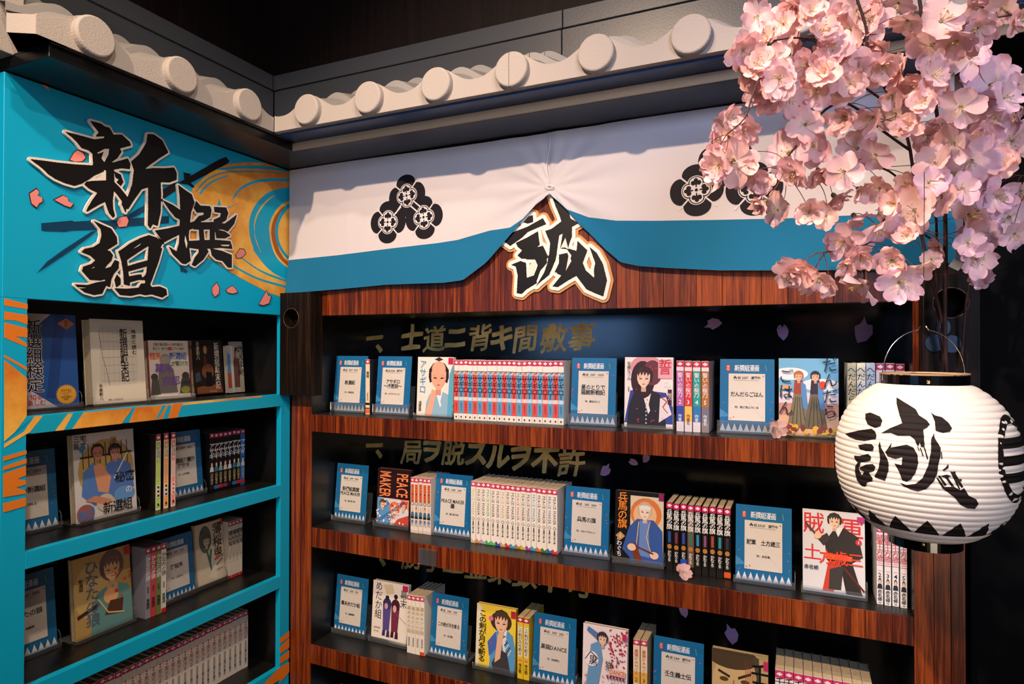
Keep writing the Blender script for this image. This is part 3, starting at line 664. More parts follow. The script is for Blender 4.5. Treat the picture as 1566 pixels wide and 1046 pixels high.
# =================================================================== CLOTH BANNER
KX, KZ = -0.598, 0.425
def interp(P_, x):
    if x <= P_[0][0]: return P_[0][1]
    for a, b in zip(P_[:-1], P_[1:]):
        if x <= b[0]:
            t = (x-a[0])/(b[0]-a[0]); return a[1]+(b[1]-a[1])*t
    return P_[-1][1]
BOT = [(-1.505, .176), (-1.3, .183), (-1.128, .190), (-.92, .187), (-.86, .192), (-.79, .238), (-.728, .300), (-.679, .350), (-.64, .385), (-.60, .410), (-.552, .363), (-.52, .325), (-.495, .302), (-.45, .255), (-.408, .218), (-.36, .206), (-.293, .198), (-.17, .186), (.03, .176), (.3, .166)]
SEP = [(-1.505, .285), (-1.3, .290), (-1.105, .298), (-.95, .303), (-.882, .308), (-.78, .328), (-.718, .331), (-.68, .3515), (-.64, .3865), (-.60, .4115), (-.552, .3655), (-.52, .352), (-.495, .341), (-.42, .325), (-.325, .317), (-.17, .307), (-.026, .299), (.3, .288)]
def cloth_y(x, z):
    dx, dz = x-KX, z-KZ; r = math.hypot(dx, dz)+1e-6; th = math.atan2(dz, dx)
    y = 1.583
    y -= 0.007*math.exp(-(r/.07)**2)
    y += 0.0032*math.sin(th*16)*math.exp(-r/.16)*min(1, r/.03)
    y += 0.0030*math.sin(th*7+1.0)*math.exp(-r/.35)*min(1, r/.08)
    y += 0.0016*math.sin(x*9+z*4)*(0.4+2*max(0, .577-z))
    y -= 0.007*max(0, (.30-z)/.12)*(0.6+0.4*math.sin(x*13+1))
    y -= 0.0010*math.exp(-((x+1.27)/.006)**2)+0.0008*math.exp(-((x+1.0)/.006)**2)+0.001*math.exp(-((x+.135)/.005)**2)
    y -= 0.012*math.exp(-((x+1.5)/.05)**2)*max(0, (.30-z)/.12)
    return y
ban = MB(); xs = []; x = -1.505
while x < .30:
    xs.append(x); x += 0.004 if abs(x-KX) < .14 else 0.009
xs.append(.30); NW, NB = 30, 12; grid = []
WH = lin('#d3cccd'); BL = lin('#176e96')
for x in xs:
    zs_, zb = interp(SEP, x), interp(BOT, x); zt = .5765-0.0015*math.sin(x*6)
    colz = [zt+(zs_-zt)*i/NW for i in range(NW+1)]+[zs_+(zb-zs_)*i/NB for i in range(1, NB+1)]
    grid.append([(x, cloth_y(x, z)-(0.004 if False else 0), z) for z in colz])
nr = NW+NB+1; vs = [p for g in grid for p in g]
for i in range(len(xs)-1):
    for j in range(nr-1):
        pass
fs = [(i*nr+j, (i+1)*nr+j, (i+1)*nr+j+1, i*nr+j+1) for i in range(len(xs)-1) for j in range(nr-1)]
ban.v = vs; ban.f = fs; ban.c = [WH if j < NW else BL for i in range(len(xs)-1) for j in range(nr-1)]; ban.mi = [0]*len(fs)
cl = tag(empty('cloth_banner', (-0.6, 1.585, 0.577)), 'white and blue draped cloth banner with black flower crests, over the wood bookcase', 'banner'); cll = cl.location
ban.v = [(a-cll.x, b-cll.y, c-cll.z) for a, b, c in ban.v]; ban.build('cloth', CLOTH, cl, True)
def cdecal(pts, col, mb, off):
    bm = bmesh.new(); f = bm.faces.new([bm.verts.new((u, 0, v)) for u, v in pts])
    us = [p[0] for p in pts]; vs_ = [p[1] for p in pts]
    for ax, lo, hi in ((0, min(us), max(us)), (2, min(vs_), max(vs_))):
        k = lo+0.012
        while k < hi-0.002:
            co = Vector((0, 0, 0)); co[ax] = k; no = Vector((0, 0, 0)); no[ax] = 1
            bmesh.ops.bisect_plane(bm, geom=bm.verts[:]+bm.edges[:]+bm.faces[:], plane_co=co, plane_no=no); k += 0.012
    bm.verts.index_update()
    mb.tris([(v.co.x-cll.x, cloth_y(v.co.x, v.co.z)-off-cll.y, v.co.z-cll.z) for v in bm.verts], [[v.index for v in f.verts] for f in bm.faces], lin(col)); bm.free()
def ellp(cx, cy, rx, ry, rot=0, n=22):
    c, s_ = math.cos(rot), math.sin(rot); return [(cx+rx*math.cos(a)*c-ry*math.sin(a)*s_, cy+rx*math.cos(a)*s_+ry*math.sin(a)*c) for a in [2*PI*i/n for i in range(n)]]
def crest(cx, cz, R_, rot=0):
    q = MB(); BKc, WHc = '#17141a', '#d3cccd'
    k = 0
    for i in range(4):
        a = rot+PI/2*i; d = R_*.60; k += 1
        cdecal(ellp(cx+d*math.cos(a), cz+d*math.sin(a), R_*.40, R_*.52, a), BKc, q, .0009+.00002*k)
    for i in range(4):                                            # gaps between the four lobes
        a = rot+PI/4+PI/2*i; p = Vector((math.cos(a), math.sin(a))); n_ = Vector((-p.y, p.x))*R_*.030; c = Vector((cx, cz))
        cdecal([tuple(c+p*R_*.45-n_), tuple(c+p*R_*1.0-n_), tuple(c+p*R_*1.0+n_), tuple(c+p*R_*.45+n_)], WHc, q, .0012)
    for rr, col, o in ((.285, WHc, .0014), (.255, BKc, .0017), (.215, WHc, .0020)):
        for i in range(4):
            a = rot+PI/2*i; cdecal(ellp(cx+R_*.30*math.cos(a), cz+R_*.30*math.sin(a), R_*rr*.92, R_*rr*1.12, a), col, q, o+.00002*i)
        cdecal(ellp(cx, cz, R_*rr*1.25, R_*rr*1.25), col, q, o+.0001)
    for i in range(4):
        a = rot+PI/2*i; 
        for s_ in (-.5, .5, 0):
            aa = a+s_*.75; d = R_*(.30 if s_ else .37); cdecal(ellp(cx+d*math.cos(aa), cz+d*math.sin(aa), R_*.095, R_*.085, aa, 12), BKc, q, .0023+.00003*i)
        p = Vector((math.cos(a), math.sin(a))); n_ = Vector((-p.y, p.x))*R_*.05; c = Vector((cx, cz))
        cdecal([tuple(c+p*R_*.11-n_*.4), tuple(c+p*R_*.34-n_), tuple(c+p*R_*.34+n_), tuple(c+p*R_*.11+n_*.4)], BKc, q, .0025)
    cdecal(ellp(cx, cz, R_*.085, R_*.085, 0, 14), WHc, q, .0027); cdecal(ellp(cx, cz, R_*.062, R_*.062, 0, 14), BKc, q, .003)
    q.build('flower_crest', INK, cl)
for cx, cz, a in [(-1.051, .450, .12), (-1.118, .377, -.05), (-.992, .381, .1), (-.222, .383, .05), (-.092, .374, .05), (-.155, .450, 0), (.02, .375, .05) if False else (-.222, 9, 0)]:
    if cz < 1: crest(cx, cz, .0635, a)
q = MB(); pts = [(KX-.006+.004*math.sin(i), cloth_y(KX, .577+(KZ-.577)*i/8)-.002, .577+(KZ+.004-.577)*i/8) for i in range(9)]
q.tube([(a-cll.x, b-cll.y, c-cll.z) for a, b, c in pts], .0011, 6); q.build('gathering_cord', CORD, cl, True)
q = MB(); q.tube([(KX-cll.x+.011*math.cos(a), cloth_y(KX, KZ)-.005-cll.y-.004*abs(math.cos(a)), KZ+.002-cll.z+.004*math.sin(a)) for a in [2*PI*i/14 for i in range(15)]], .0013, 6); q.build('cord_knot', CORD, cl, True)

# =================================================================== BURNT WOOD BLOCKS BESIDE THE POSTS
def block(x0, x1, zc, label, orn=False):
    r = empty('wood_block', ((x0+x1)/2, 1.598, -0.15)); tag(r, label, 'wood block'); l = r.location
    yb, y0 = 1.598, 1.548; cx = (x0+x1)/2-(.018 if not orn else 0); zt, zb = .175, -.150; R_ = .031; q = MB(); N_ = 40
    ang = sorted([2*PI*i/N_ for i in range(N_)]+[math.atan2(z-zc, x-cx) % (2*PI) for x in (x0, x1) for z in (zt, zb)])
    def rectpt(a):
        dx, dz = math.cos(a), math.sin(a); t = min([((x1-cx) if dx > 0 else (x0-cx))/dx if abs(dx) > 1e-6 else 9, ((zt-zc) if dz > 0 else (zb-zc))/dz if abs(dz) > 1e-6 else 9]); return (cx+dx*t, zc+dz*t)
    for i in range(len(ang)):
        a, b = ang[i], ang[(i+1) % len(ang)]; pa, pb = rectpt(a), rectpt(b); ca = (cx+R_*math.cos(a), zc+R_*math.sin(a)); cb_ = (cx+R_*math.cos(b), zc+R_*math.sin(b))
        q.poly([(ca[0]-l.x, y0-l.y, ca[1]-l.z), (cb_[0]-l.x, y0-l.y, cb_[1]-l.z), (pb[0]-l.x, y0-l.y, pb[1]-l.z), (pa[0]-l.x, y0-l.y, pa[1]-l.z)])
        q.poly([(ca[0]-l.x, y0-l.y, ca[1]-l.z), (ca[0]-l.x, yb-l.y, ca[1]-l.z), (cb_[0]-l.x, yb-l.y, cb_[1]-l.z), (cb_[0]-l.x, y0-l.y, cb_[1]-l.z)])
        q.poly([(pa[0]-l.x, y0-l.y, pa[1]-l.z), (pb[0]-l.x, y0-l.y, pb[1]-l.z), (pb[0]-l.x, yb-l.y, pb[1]-l.z), (pa[0]-l.x, yb-l.y, pa[1]-l.z)])
    q.build('block_body', DARKWOOD, r)
    q = MB(); q.tube([(cx-l.x+R_*math.cos(a), y0-l.y-.0003, zc-l.z+R_*math.sin(a)) for a in [2*PI*i/32 for i in range(33)]], .0012, 5, cap=False); q.build('hole_rim', mat('worn_rim'+('2' if orn else ''), '#4a3422', .5), r, True)
    q = MB(); q.poly([(cx-l.x+R_*math.cos(a), 1.595-l.y, zc-l.z+R_*math.sin(a)) for a in [2*PI*i/24 for i in range(24)]]); q.build('hole_back', DARK, r)
    if orn:
        ox, oz = 0.270, .012; q = MB()
        for px_, pz_, rr, rz_ in ((ox-.014, oz, .016, .018), (ox+.016, oz-.002, .016, .018), (ox+.002, oz+.032, .012, .017)):
            pts = [(px_-l.x+rr*math.cos(a), pz_-l.z+rz_*math.sin(a)) for a in [2*PI*i/20 for i in range(20)]]
            for i in range(20): q.poly([(pts[i-1][0], y0-l.y, pts[i-1][1]), (pts[i][0], y0-l.y, pts[i][1]), (pts[i][0], y0-.004-l.y, pts[i][1]), (pts[i-1][0], y0-.004-l.y, pts[i-1][1])])
            q.poly([(a_, y0-.004-l.y, b_) for a_, b_ in pts])
        q.box(ox-.0025-l.x, ox+.0005-l.x, y0-.007-l.y, y0-l.y, oz-.035-l.z, oz+.03-l.z); q.build('metal_ornament', STEELBLUE, r)
block(-1.508, -1.380, .094, 'dark burnt wood block with a round hole, in the corner between the bookcases')
block(0.2365, 0.334, .094, 'dark burnt wood block on the right post, behind the paper lantern', True)

exec_books = True
# =================================================================== BOOKS, PLACARDS, STANDS
ORD = ['leftmost', 'second from the left', 'third from the left', 'fourth from the left', 'fifth from the left', 'sixth from the left', 'seventh from the left', 'eighth from the left', 'ninth from the left', 'tenth from the left', 'eleventh from the left', 'twelfth from the left']
def ordl(i, n):
    W_ = ['', 'second', 'third', 'fourth', 'fifth', 'sixth', 'seventh', 'eighth', 'ninth', 'tenth', 'eleventh', 'twelfth']
    if i == 0: return 'leftmost'
    if i == n-1: return 'rightmost'
    if i <= (n-1)//2: return W_[i]+' from the left'
    return W_[n-1-i]+' from the right'
_pg = {}
def page_mesh(T, H, D):
    k = (round(T, 4), round(H, 4), round(D, 4))
    if k not in _pg:
        q = MB(); q.box(-T/2+.0008, T/2-.0008, .0012, D-.002, .0015, H-.0015); _pg[k] = q.mesh('page_block', PAPER)
    return _pg[k]
def volume(x, y, z, rz, T, H, D, cov, design, label, group, tilt=0.0):
    """one volume shelved spine out; local spine faces -Y"""
    c = lin(cov); q = MB()
    q.box(-T/2, T/2, 0, .0007, 0, H, c); q.box(-T/2, -T/2+.0006, .0007, D, 0, H, c); q.box(T/2-.0006, T/2, .0007, D, 0, H, c)
    r = q.build('comic_volume', PRINT, None, loc=(x, y, z+.0005), rot=(tilt, 0, rz)); tag(r, label, 'book', group)
    link('page_block', page_mesh(T, H, D), r)
    p = Pr((-T/2, 0, 0), (T, 0, 0), (0, 0, H), (0, -1, 0)); p.T = T; p.H = H; design(p, T, H); p.build('spine_print', PRINT, r)
    return r
def vt(p, t, cx, cy, h, col, T, H, bold=0.0, gap=1.0, fit=None):
    """vertical text on a spine; coordinates normalised, h relative to H"""
    p.text(t, cx, cy, h, col, True, H/T*(fit or 1), 0, min(bold, .010), 0, gap, 0, 1)
LBL = '#c02a52'
def label_top(p, T, H, col=LBL, h=.085):
    p.rect(0, 1-h, 1, .995, col); a = .03
    for du, dv in ((0, .6), (0, -.6), (.6, 0), (-.6, 0)): p.ell(.5+du*.30, 1-h/2+dv*.018*.16/.16*1.0, .16, .013, '#f4dfe4', 10)
def face(p, u0, v0, u1, v1, hair, cloth, skin='#e8b99a'):
    """small plain portrait: shoulders, head and hair"""
    w, h = u1-u0, v1-v0; cx = (u0+u1)/2
    p.poly([(u0, v0), (u1, v0), (u1-.1*w, v0+.38*h), (cx+.15*w, v0+.50*h), (cx-.15*w, v0+.50*h), (u0+.1*w, v0+.38*h)], cloth)
    p.ell(cx, v0+.72*h, .30*w, .27*h, hair, 12); p.ell(cx, v0+.64*h, .22*w, .20*h, skin, 12)
def run(xs, n, y, z, H, D, cov, design, label, group, tw=.93, rz=0, axis='x', slope=0, tilt=0.0, jit=.002, dz=0):
    a, b = xs; w_ = (b-a)/n
    for i in range(n):
        t = a+w_*(i+.5); c = cov(i) if callable(cov) else cov; yy = y+slope*(i/(max(1, n-1)))+random.uniform(-jit, jit)
        hh = H+random.uniform(-.001, .001)
        lab = (label(i) if callable(label) else label % ordl(i, n))
        pos = (t, yy, z) if axis == 'x' else (yy, t, z)
        volume(pos[0], pos[1], pos[2]+dz, rz, w_*tw, hh, D, c, (lambda p, T, Hh, i=i: design(p, T, Hh, i)), lab, group, tilt)

# designs ----------------------------------------------------------------
def d_asagi(p, T, H, i):
    c = '#d8524e' if i % 2 == 0 else '#5d9cc4'
    p.rect(0, .80, 1, .915, '#ece4dc'); p.rect(0, .10, 1, .80, c); p.rect(0, .76, 1, .80, '#e8a8a0' if i % 2 == 0 else '#a8cadc'); p.rect(0, .32, 1, .38, '#f0c8c0' if i % 2 == 0 else '#b8d4e2')
    p.rect(0, 0, 1, .10, '#ece4d8'); label_top(p, T, H); vt(p, 'アサギロ', .5, .64, .098, '#1e1016', T, H, .02, .95); vt(p, '浅葱狼', .5, .43, .028, '#402830', T, H)
    vt(p, str(i+1) if i < 9 else str((i+1) % 10), .5, .35, .05, '#fff', T, H); vt(p, 'ヒラマツ', .5, .22, .035, '#2a1820', T, H); p.rect(.35, .03, .65, .06, '#50402c')
def d_pmk(p, T, H, i):
    cs = ['#c8b890', '#c89070', '#a8a8b8', '#48b060', '#60b868', '#4050a0', '#c8a860', '#c83050', '#38a0b0', '#b07850', '#b8c040', '#a040a8', '#38a0c0', '#e07030', '#307840', '#3068a8', '#d03040']; c = cs[i % 17]
    p.rect(0, .07, 1, .915, '#efe6d8'); p.rect(0, 0, 1, .07, '#efe6d8'); label_top(p, T, H, '#c83858')
    p.text('PEACE MAKER', .5, .66, .036*1.0, c if i % 4 == 1 else '#4a4640', False, 1, 0, 0, 0, 1, 0, 1) if False else None
    p.text('PEACE MAKER', .5, .665, .72, '#3a3634' if i % 3 else c, False, .088, -PI/2, 0, 0, 1, 0, 1)
    p.poly([(.5, .36), (.85, .395), (.5, .43), (.15, .395)], '#8c8a88'); p.poly([(.5, .375), (.7, .395), (.5, .415), (.3, .395)], '#efe6d8')
    p.ell(.5, .345, .16, .012, '#222', 8); vt(p, '黒乃奈々絵', .5, .24, .036, '#222', T, H, .02); p.poly([(0, 0), (1, 0), (1, .06), (.6, .03), (.2, .075), (0, .05)], c)
def d_pm5(p, T, H, i):
    p.rect(0, .05, 1, .915, '#e8dccb'); label_top(p, T, H, '#c83858'); p.rect(.12, .56, .88, .88, '#e87048')
    p.text('PEACE MAKER', .5, .72, .70, '#7a2a18', False, .063, -PI/2, .01, 0, 1, 0, 1)
    p.ell(.5, .53, .42, .035, '#1a1a1a', 14); p.ell(.5, .53, .30, .026, '#e8e0d8', 14); vt(p, str(i+2), .5, .53, .04, '#222', T, H, .02)
    face(p, .1, .30, .9, .48, '#7a5038' if i % 2 else '#c8c0b8', '#3a6a88'); p.rect(.1, .26, .9, .30, '#222'); vt(p, '黒乃', .5, .18, .06, '#4868a0', T, H, .02)
def d_hata(p, T, H, i):
    cs = ['#2858a8', '#7a3a50', '#4048a0', '#3a7858', '#3888a8', '#8a5070', '#a84838', '#30909a', '#3a3040']; p.rect(0, 0, 1, .915, '#15130f' if i != 3 else '#6a5448')
    label_top(p, T, H, '#c82a5a'); vt(p, '兵馬の旗', .5, .755, .082, '#f4f0e8', T, H, .03, .85); p.rect(.3, .42, .7, .58, cs[i]); p.ell(.5, .36, .36, .035, '#b87838', 12)
    vt(p, 'かわぐち', .5, .22, .05, '#f0ece4', T, H, .03, .8)
    p.rect(0, .02, 1, .10, '#181614' if i < 8 else '#d85a20')
    if i == 2: p.rect(0, .10, 1, .20, '#2858c0')
def d_zoku(p, T, H, i):
    p.rect(0, 0, 1, .915, '#e2dfe0'); label_top(p, T, H, '#b83a78'); vt(p, '賊軍土方歳三', .5, .69, .072, '#c84050', T, H, .01, .92); p.rect(.2, .425, .8, .43, '#c84050')
    vt(p, str(i+2), .5, .375, .075, '#222', T, H, .01); face(p, .08, .20, .92, .34, '#2a2018', '#23283a'); vt(p, '赤名修', .5, .115, .05, '#151515', T, H, .03); p.rect(.3, .02, .7, .03, '#777')
def d_chikai(p, T, H, i):
    c = ['#b86aa8', '#d83c40', '#28a098', '#b07038'][i]; b = ['#4050a8', '#e8c060', '#3878b8', '#787480'][i]
    p.rect(0, .86, 1, .915, '#e8d8d8'); p.rect(0, .36, 1, .86, c); p.rect(0, .12, 1, .36, b); p.rect(0, 0, 1, .14, '#e0d8dc' if i < 3 else '#8a8480'); label_top(p, T, H, '#c83050')
    vt(p, '誓いの桜刀', .5, .66, .07, '#f4e6e8', T, H, .02); vt(p, str(i+2), .5, .42, .08, '#f4ece0', T, H, .02); vt(p, '作者名', .5, .17, .05, '#e8e8f0' if i != 1 else '#903020', T, H, .02)
def d_dandara(p, T, H, i):
    if i < 3:
        c = ['#c8c0a0', '#dcd8c8', '#b8c8d8'][i]; p.rect(0, 0, 1, 1, c); p.rect(0, .5, 1, .75, ['#c0b890', '#c8d0d0', '#a8bcd4'][i]); vt(p, 'へだんだらごはん', .5, .58, .095, '#2c2a30', T, H, .01, 1.0)
    else:
        p.rect(0, 0, 1, 1, '#dcd4d8'); label_top(p, T, H, '#b02858'); vt(p, 'だんだら', .5, .6, .09, '#333', T, H)
def d_medaka(p, T, H, i):
    p.rect(0, 0, 1, .915, '#f0e6d6'); label_top(p, T, H, '#c8304c'); vt(p, '幕末めだか組', .5, .58, .075, '#b8a070', T, H, .01, 1.05); vt(p, '遠藤明範', .5, .20, .04, '#6a6460', T, H)
    if i == 3: p.rect(0, 0, 1, .06, '#d84a20')
def d_yellow(p, T, H, i):
    p.rect(0, 0, 1, .915, '#e8c428'); label_top(p, T, H, '#b82840'); p.rect(.15, .36, .85, .86, '#ece4c8'); vt(p, 'この剣が月を斬る', .5, .62, .062, '#2a2420', T, H, .02, .98); p.ell(.5, .30, .25, .02, '#d83a70', 10); vt(p, str(i+2), .5, .30, .04, '#fff', T, H); vt(p, '本庄敬', .5, .17, .055, '#2a2420', T, H, .03)
def d_neko(p, T, H, i):
    p.rect(0, 0, 1, .915, '#ecd9b4'); label_top(p, T, H, '#c8305a'); p.rect(0, .35, 1, .52, '#e8b050'); vt(p, '黒猫DANCE', .5, .66, .055, '#c84048', T, H, .02); vt(p, str(i+2), .5, .40, .08, '#222', T, H, .02); p.rect(0, 0, 1, .32, '#3870a8' if i == 0 else '#d86a28')
def d_mibu(p, T, H, i):
    p.rect(0, 0, 1, .90, '#ece4e0'); label_top(p, T, H, '#c83a6a', .11); vt(p, '壬生義士伝', .5, .62, .115, '#0c0a0a', T, H, .04, .95); vt(p, 'ながやす', .5, .17, .05, '#222', T, H, .02)
def d_color3(p, T, H, i):
    c = ['#a8d060', '#f0a050', '#f09090'][i]; p.rect(0, 0, 1, 1, '#f0e8d0'); p.rect(.1, .02, .9, .90, c); p.rect(.1, .40, .9, .62, ['#c8e070', '#f0a868', '#f8c8c0'][i]); label_top(p, T, H, '#b02040')
    p.ell(.5, .76, .28, .10, '#f0f0e8', 12)
    for k in range(3): p.ell(.5, .30-k*.055, .38, .030, '#f4efe8', 12); p.ell(.5, .30-k*.055, .28, .02, '#d8607a' if i == 2 else '#503838', 10)
    p.ell(.5, .07, .2, .02, '#222', 8); vt(p, '新選組', .5, .76, .05, '#604a30', T, H)
def d_asagi2(p, T, H, i):
    bl = (i == 7); p.rect(0, 0, 1, .915, '#2468b0' if bl else '#100e10'); label_top(p, T, H, '#b02444'); vt(p, 'アサギ', .5, .69, .10, '#f2f0ee', T, H, .03, .85); face(p, .06, .34, .94, .52, '#241a18', ['#d8d8dc', '#3a70a8', '#7ab0a8', '#c8c0b8'][i % 4])
    vt(p, '山村竜也', .5, .22, .05, '#c8b080', T, H, .02); p.rect(.0, .04, 1, .1, ['#222', '#3a78b8', '#c03040', '#884050'][i % 4] if not bl else '#c83020')
def d_wolf(p, T, H, i):
    c = ['#9a94a0', '#d04850', '#7a8450', '#e8e4dc'][i]; p.rect(0, 0, 1, .915, c); label_top(p, T, H, '#b02a4a'); vt(p, 'ひなたの狼', .5, .70, .07, '#f0ecec' if i < 3 else '#222', T, H, .02, .95); vt(p, '新撰組', .5, .40, .03, '#2a2020', T, H); vt(p, '斎藤岬', .5, .20, .05, '#181414', T, H, .03)
    p.rect(0, 0, 1, .06, c if i < 3 else '#d03020')
def d_hakuo(p, T, H, i):
    p.rect(0, 0, 1, .915, '#e6d6c4'); label_top(p, T, H, '#b82a4a'); vt(p, '薄桜鬼', .5, .70, .09, '#3a3430', T, H, .01); vt(p, '二宮サチ', .5, .35, .04, '#7a8a70', T, H); p.rect(0, 0, 1, .05, '#c83830')
def d_white(p, T, H, i):
    p.rect(0, 0, 1, .915, '#efe4dc'); label_top(p, T, H, '#b8285a', .085); p.ell(.5, .80, .16, .014, '#c83838', 8); p.ell(.5, .76, .16, .014, '#c83838', 8)
    vt(p, '風光る', .5, .62, .075, '#a8605a', T, H, .01); p.rect(.3, .30, .7, .48, '#b0a090'); vt(p, '渡辺多恵子', .5, .20, .05, '#3a3a50', T, H, .02)

Y1, H1 = 1.672, .177
G1 = 'red and blue spined comics on the top shelf'
run((-.940, -.592), 22, Y1-.003, S[0], H1, .115, lambda i: '#e8dccf', d_asagi, lambda i: '%s spined comic, %s in the red and blue row, top wood shelf' % ('red' if i % 2 == 0 else 'blue', ordl(i, 22)), G1, .96)
volume(-1.260, Y1+.002, S[0], 0, .016, .176, .115, '#14161a', lambda p, T, H: (p.rect(0, 0, 1, 1, '#e8d2b0'), label_top(p, T, H, '#c82a4a'), vt(p, '遺稿', .5, .72, .06, '#222', T, H, .02), vt(p, '手塚治虫', .5, .32, .035, '#222', T, H), p.rect(0, .17, 1, .21, '#111'), p.rect(0, .10, 1, .12, '#111'), p.rect(0, .02, 1, .09, '#e86a28')), 'cream spined paperback with black sides between the first two blue placards, top wood shelf', None)
run((-.286, -.203), 4, Y1-.005, S[0], H1+.003, .115, lambda i: '#e0d0d0', d_chikai, lambda i: '%s spined comic volume right of the dark haired portrait cover, top wood shelf' % ['pink and violet', 'bright red', 'teal', 'orange brown'][i], 'coloured comic volumes on the top wood shelf', .86)
run((.105, .221), 6, Y1, S[0], H1+.002, .115, lambda i: '#c8c4c0' if i < 3 else '#8c2848', d_dandara, lambda i: ['beige spined comic just right of the blue sky cover, top wood shelf', 'cream spined comic between a beige and a pale blue one, top wood shelf', 'pale blue spined comic next to the lantern ring, top wood shelf', 'leftmost comic with a magenta spine top seen over the lantern rim', 'middle comic with a magenta spine top seen over the lantern rim', 'rightmost comic with a magenta spine top seen over the lantern rim'][i], 'comics behind the lantern on the top wood shelf', .9)
run((-1.103, -1.030), 5, 1.685, S[1], .172, .115, lambda i: '#d8cabc', d_pm5, 'orange lettered comic, %s of five, second wood shelf', 'orange lettered comics on the second wood shelf', .95)
run((-.884, -.612), 17, 1.674, S[1], .180, .125, lambda i: '#ebe2d4', d_pmk, 'white comic, %s of seventeen, second wood shelf', 'white comics on the second wood shelf', .95)
run((-.312, -.152), 9, 1.668, S[1], .176, .115, lambda i: '#15130f', d_hata, 'black comic with white title, %s of nine, second wood shelf', 'black comics on the second wood shelf', .88)
run((.160, .221), 4, 1.648, S[1], .176, .115, lambda i: '#d8d6d8', d_zoku, lambda i: 'pale grey comic with red title numbered %s, below the lantern' % ['two', 'three', 'four', 'five'][i], 'pale grey comics below the lantern', .80)
run((-1.113, -1.050), 4, 1.683, S[2], .180, .125, lambda i: '#efe6d8', d_medaka, 'cream comic, %s of four, third wood shelf', 'cream comics on the third wood shelf', .95)
run((-.738, -.700), 2, 1.683, S[2], .176, .115, lambda i: '#e0b820', d_yellow, lambda i: 'yellow spined comic volume, %s of two on the third wood shelf' % ['left', 'right'][i], 'yellow comics on the third wood shelf', .92)
run((-.402, -.362), 2, 1.683, S[2], .176, .115, lambda i: '#e4cfa8', d_neko, lambda i: 'cream comic with %s spine foot, beside the red blossom cover' % ['blue', 'orange'][i], 'cream comics with coloured feet on the third wood shelf', .85)
run((-.052, .155), 10, 1.664, S[2], .176, .125, lambda i: '#e2dad6', d_mibu, 'pink labelled white comic, %s of ten, third wood shelf', 'white comics with pink labels on the third wood shelf', .93)
# left case (books face +X)
RZ = PI/2
run((1.168, 1.236), 3, -1.578, LT[2], .205, .12, lambda i: '#14100e', d_color3, lambda i: 'tall comic with a %s spine beside the bathers cover in the blue bookcase' % ['lime green', 'orange', 'pink'][i], 'bright spined comics in the blue bookcase', .62, RZ, 'y', 0, 0, .001)
run((1.385, 1.520), 8, -1.628, LT[2], .178, .115, lambda i: '#100e10' if i < 7 else '#2468b0', d_asagi2, lambda i: 'black comic with white title, %s of seven, blue bookcase' % ordl(i, 7) if i < 7 else 'blue spined comic at the right end of the black ones in the blue bookcase', 'black comics in the blue bookcase', .93, RZ, 'y', 0, 0, .001)
run((1.160, 1.222), 4, -1.600, LT[3], .190, .115, lambda i: ['#9a94a0', '#b03840', '#6a7448', '#e8e4dc'][i], d_wolf, lambda i: '%s spined comic volume on the third shelf of the blue bookcase' % ['grey', 'red', 'olive', 'white'][i], 'mixed comics on the third shelf of the blue bookcase', .93, RZ, 'y', 0, 0, .001)
run((1.468, 1.525), 4, -1.640, LT[3], .180, .115, lambda i: '#e2d0bc', d_hakuo, 'cream comic with red foot, %s of four, third blue shelf', 'cream comics on the third shelf of the blue bookcase', .9, RZ, 'y', 0, 0, .001)
run((0.985, 1.522), 27, -1.612, LT[4], .180, .115, lambda i: '#ece0d6', d_white, lambda i: ('white comic, %s of the long row, lowest blue shelf' % (ordl(i, 27) if min(i, 26-i) < 12 else ['thirteenth from the left', 'fourteenth from the left', 'thirteenth from the right'][i-12])), 'white comics on the lowest visible blue shelf', .94, RZ, 'y', 0, 0, .001)

# face-out covers -----------------------------------------------------------
def cover_book(x, y, z, rz, W, H, T, cov, art, label, tilt=-.10, spine='right', sp=None, group=None):
    q = MB(); c = lin(cov)
    q.box(-W/2, W/2, 0, .0007, 0, H, c); q.box(-W/2, W/2, T-.0007, T, 0, H, c)
    s_ = 1 if spine == 'right' else -1
    q.box(min(s_*W/2, s_*(W/2-.0007)), max(s_*W/2, s_*(W/2-.0007)), .0007, T-.0007, 0, H, lin(sp or cov))
    r = q.build('paperback', PRINT, None, loc=(x, y, z+T*math.sin(-tilt)+.0003), rot=(tilt, 0, rz)); tag(r, label, 'book', group)
    q = MB(); q.box(-W/2+(.0015 if s_ > 0 else .0008), W/2-(.0015 if s_ < 0 else .0008), .0008, T-.0008, .0015, H-.0015); q.build('page_block', PAPER, r)
    p = Pr((-W/2, 0, 0), (W, 0, 0), (0, 0, H), (0, -1, 0)); p.A = H/W; p.clip = True; art(p); p.build('cover_print', PRINT, r); return r
def T_(p, t, cx, cy, h, col, vert=False, bold=0.0, sx=1.0, rot=0, gap=1.0, shear=0): p.text(t, cx, cy, h, col, vert, p.A*sx, rot, min(bold, .010), shear, gap, 0, 2)
def torso(p, cx, base, top, w, col, lap='#e8e4e0', sleeve=None):
    h = top-base
    p.poly([(cx-w*.62, base), (cx+w*.62, base), (cx+w*.56, base+h*.55), (cx+w*.42, top-h*.12), (cx+w*.14, top), (cx-w*.14, top), (cx-w*.42, top-h*.12), (cx-w*.56, base+h*.55)], col)
    p.poly([(cx-w*.16, top), (cx-w*.05, top), (cx+w*.12, base+h*.45), (cx+w*.06, base+h*.36)], lap); p.poly([(cx+w*.16, top), (cx+w*.05, top), (cx-w*.03, base+h*.62), (cx+w*.05, base+h*.5)], lap)
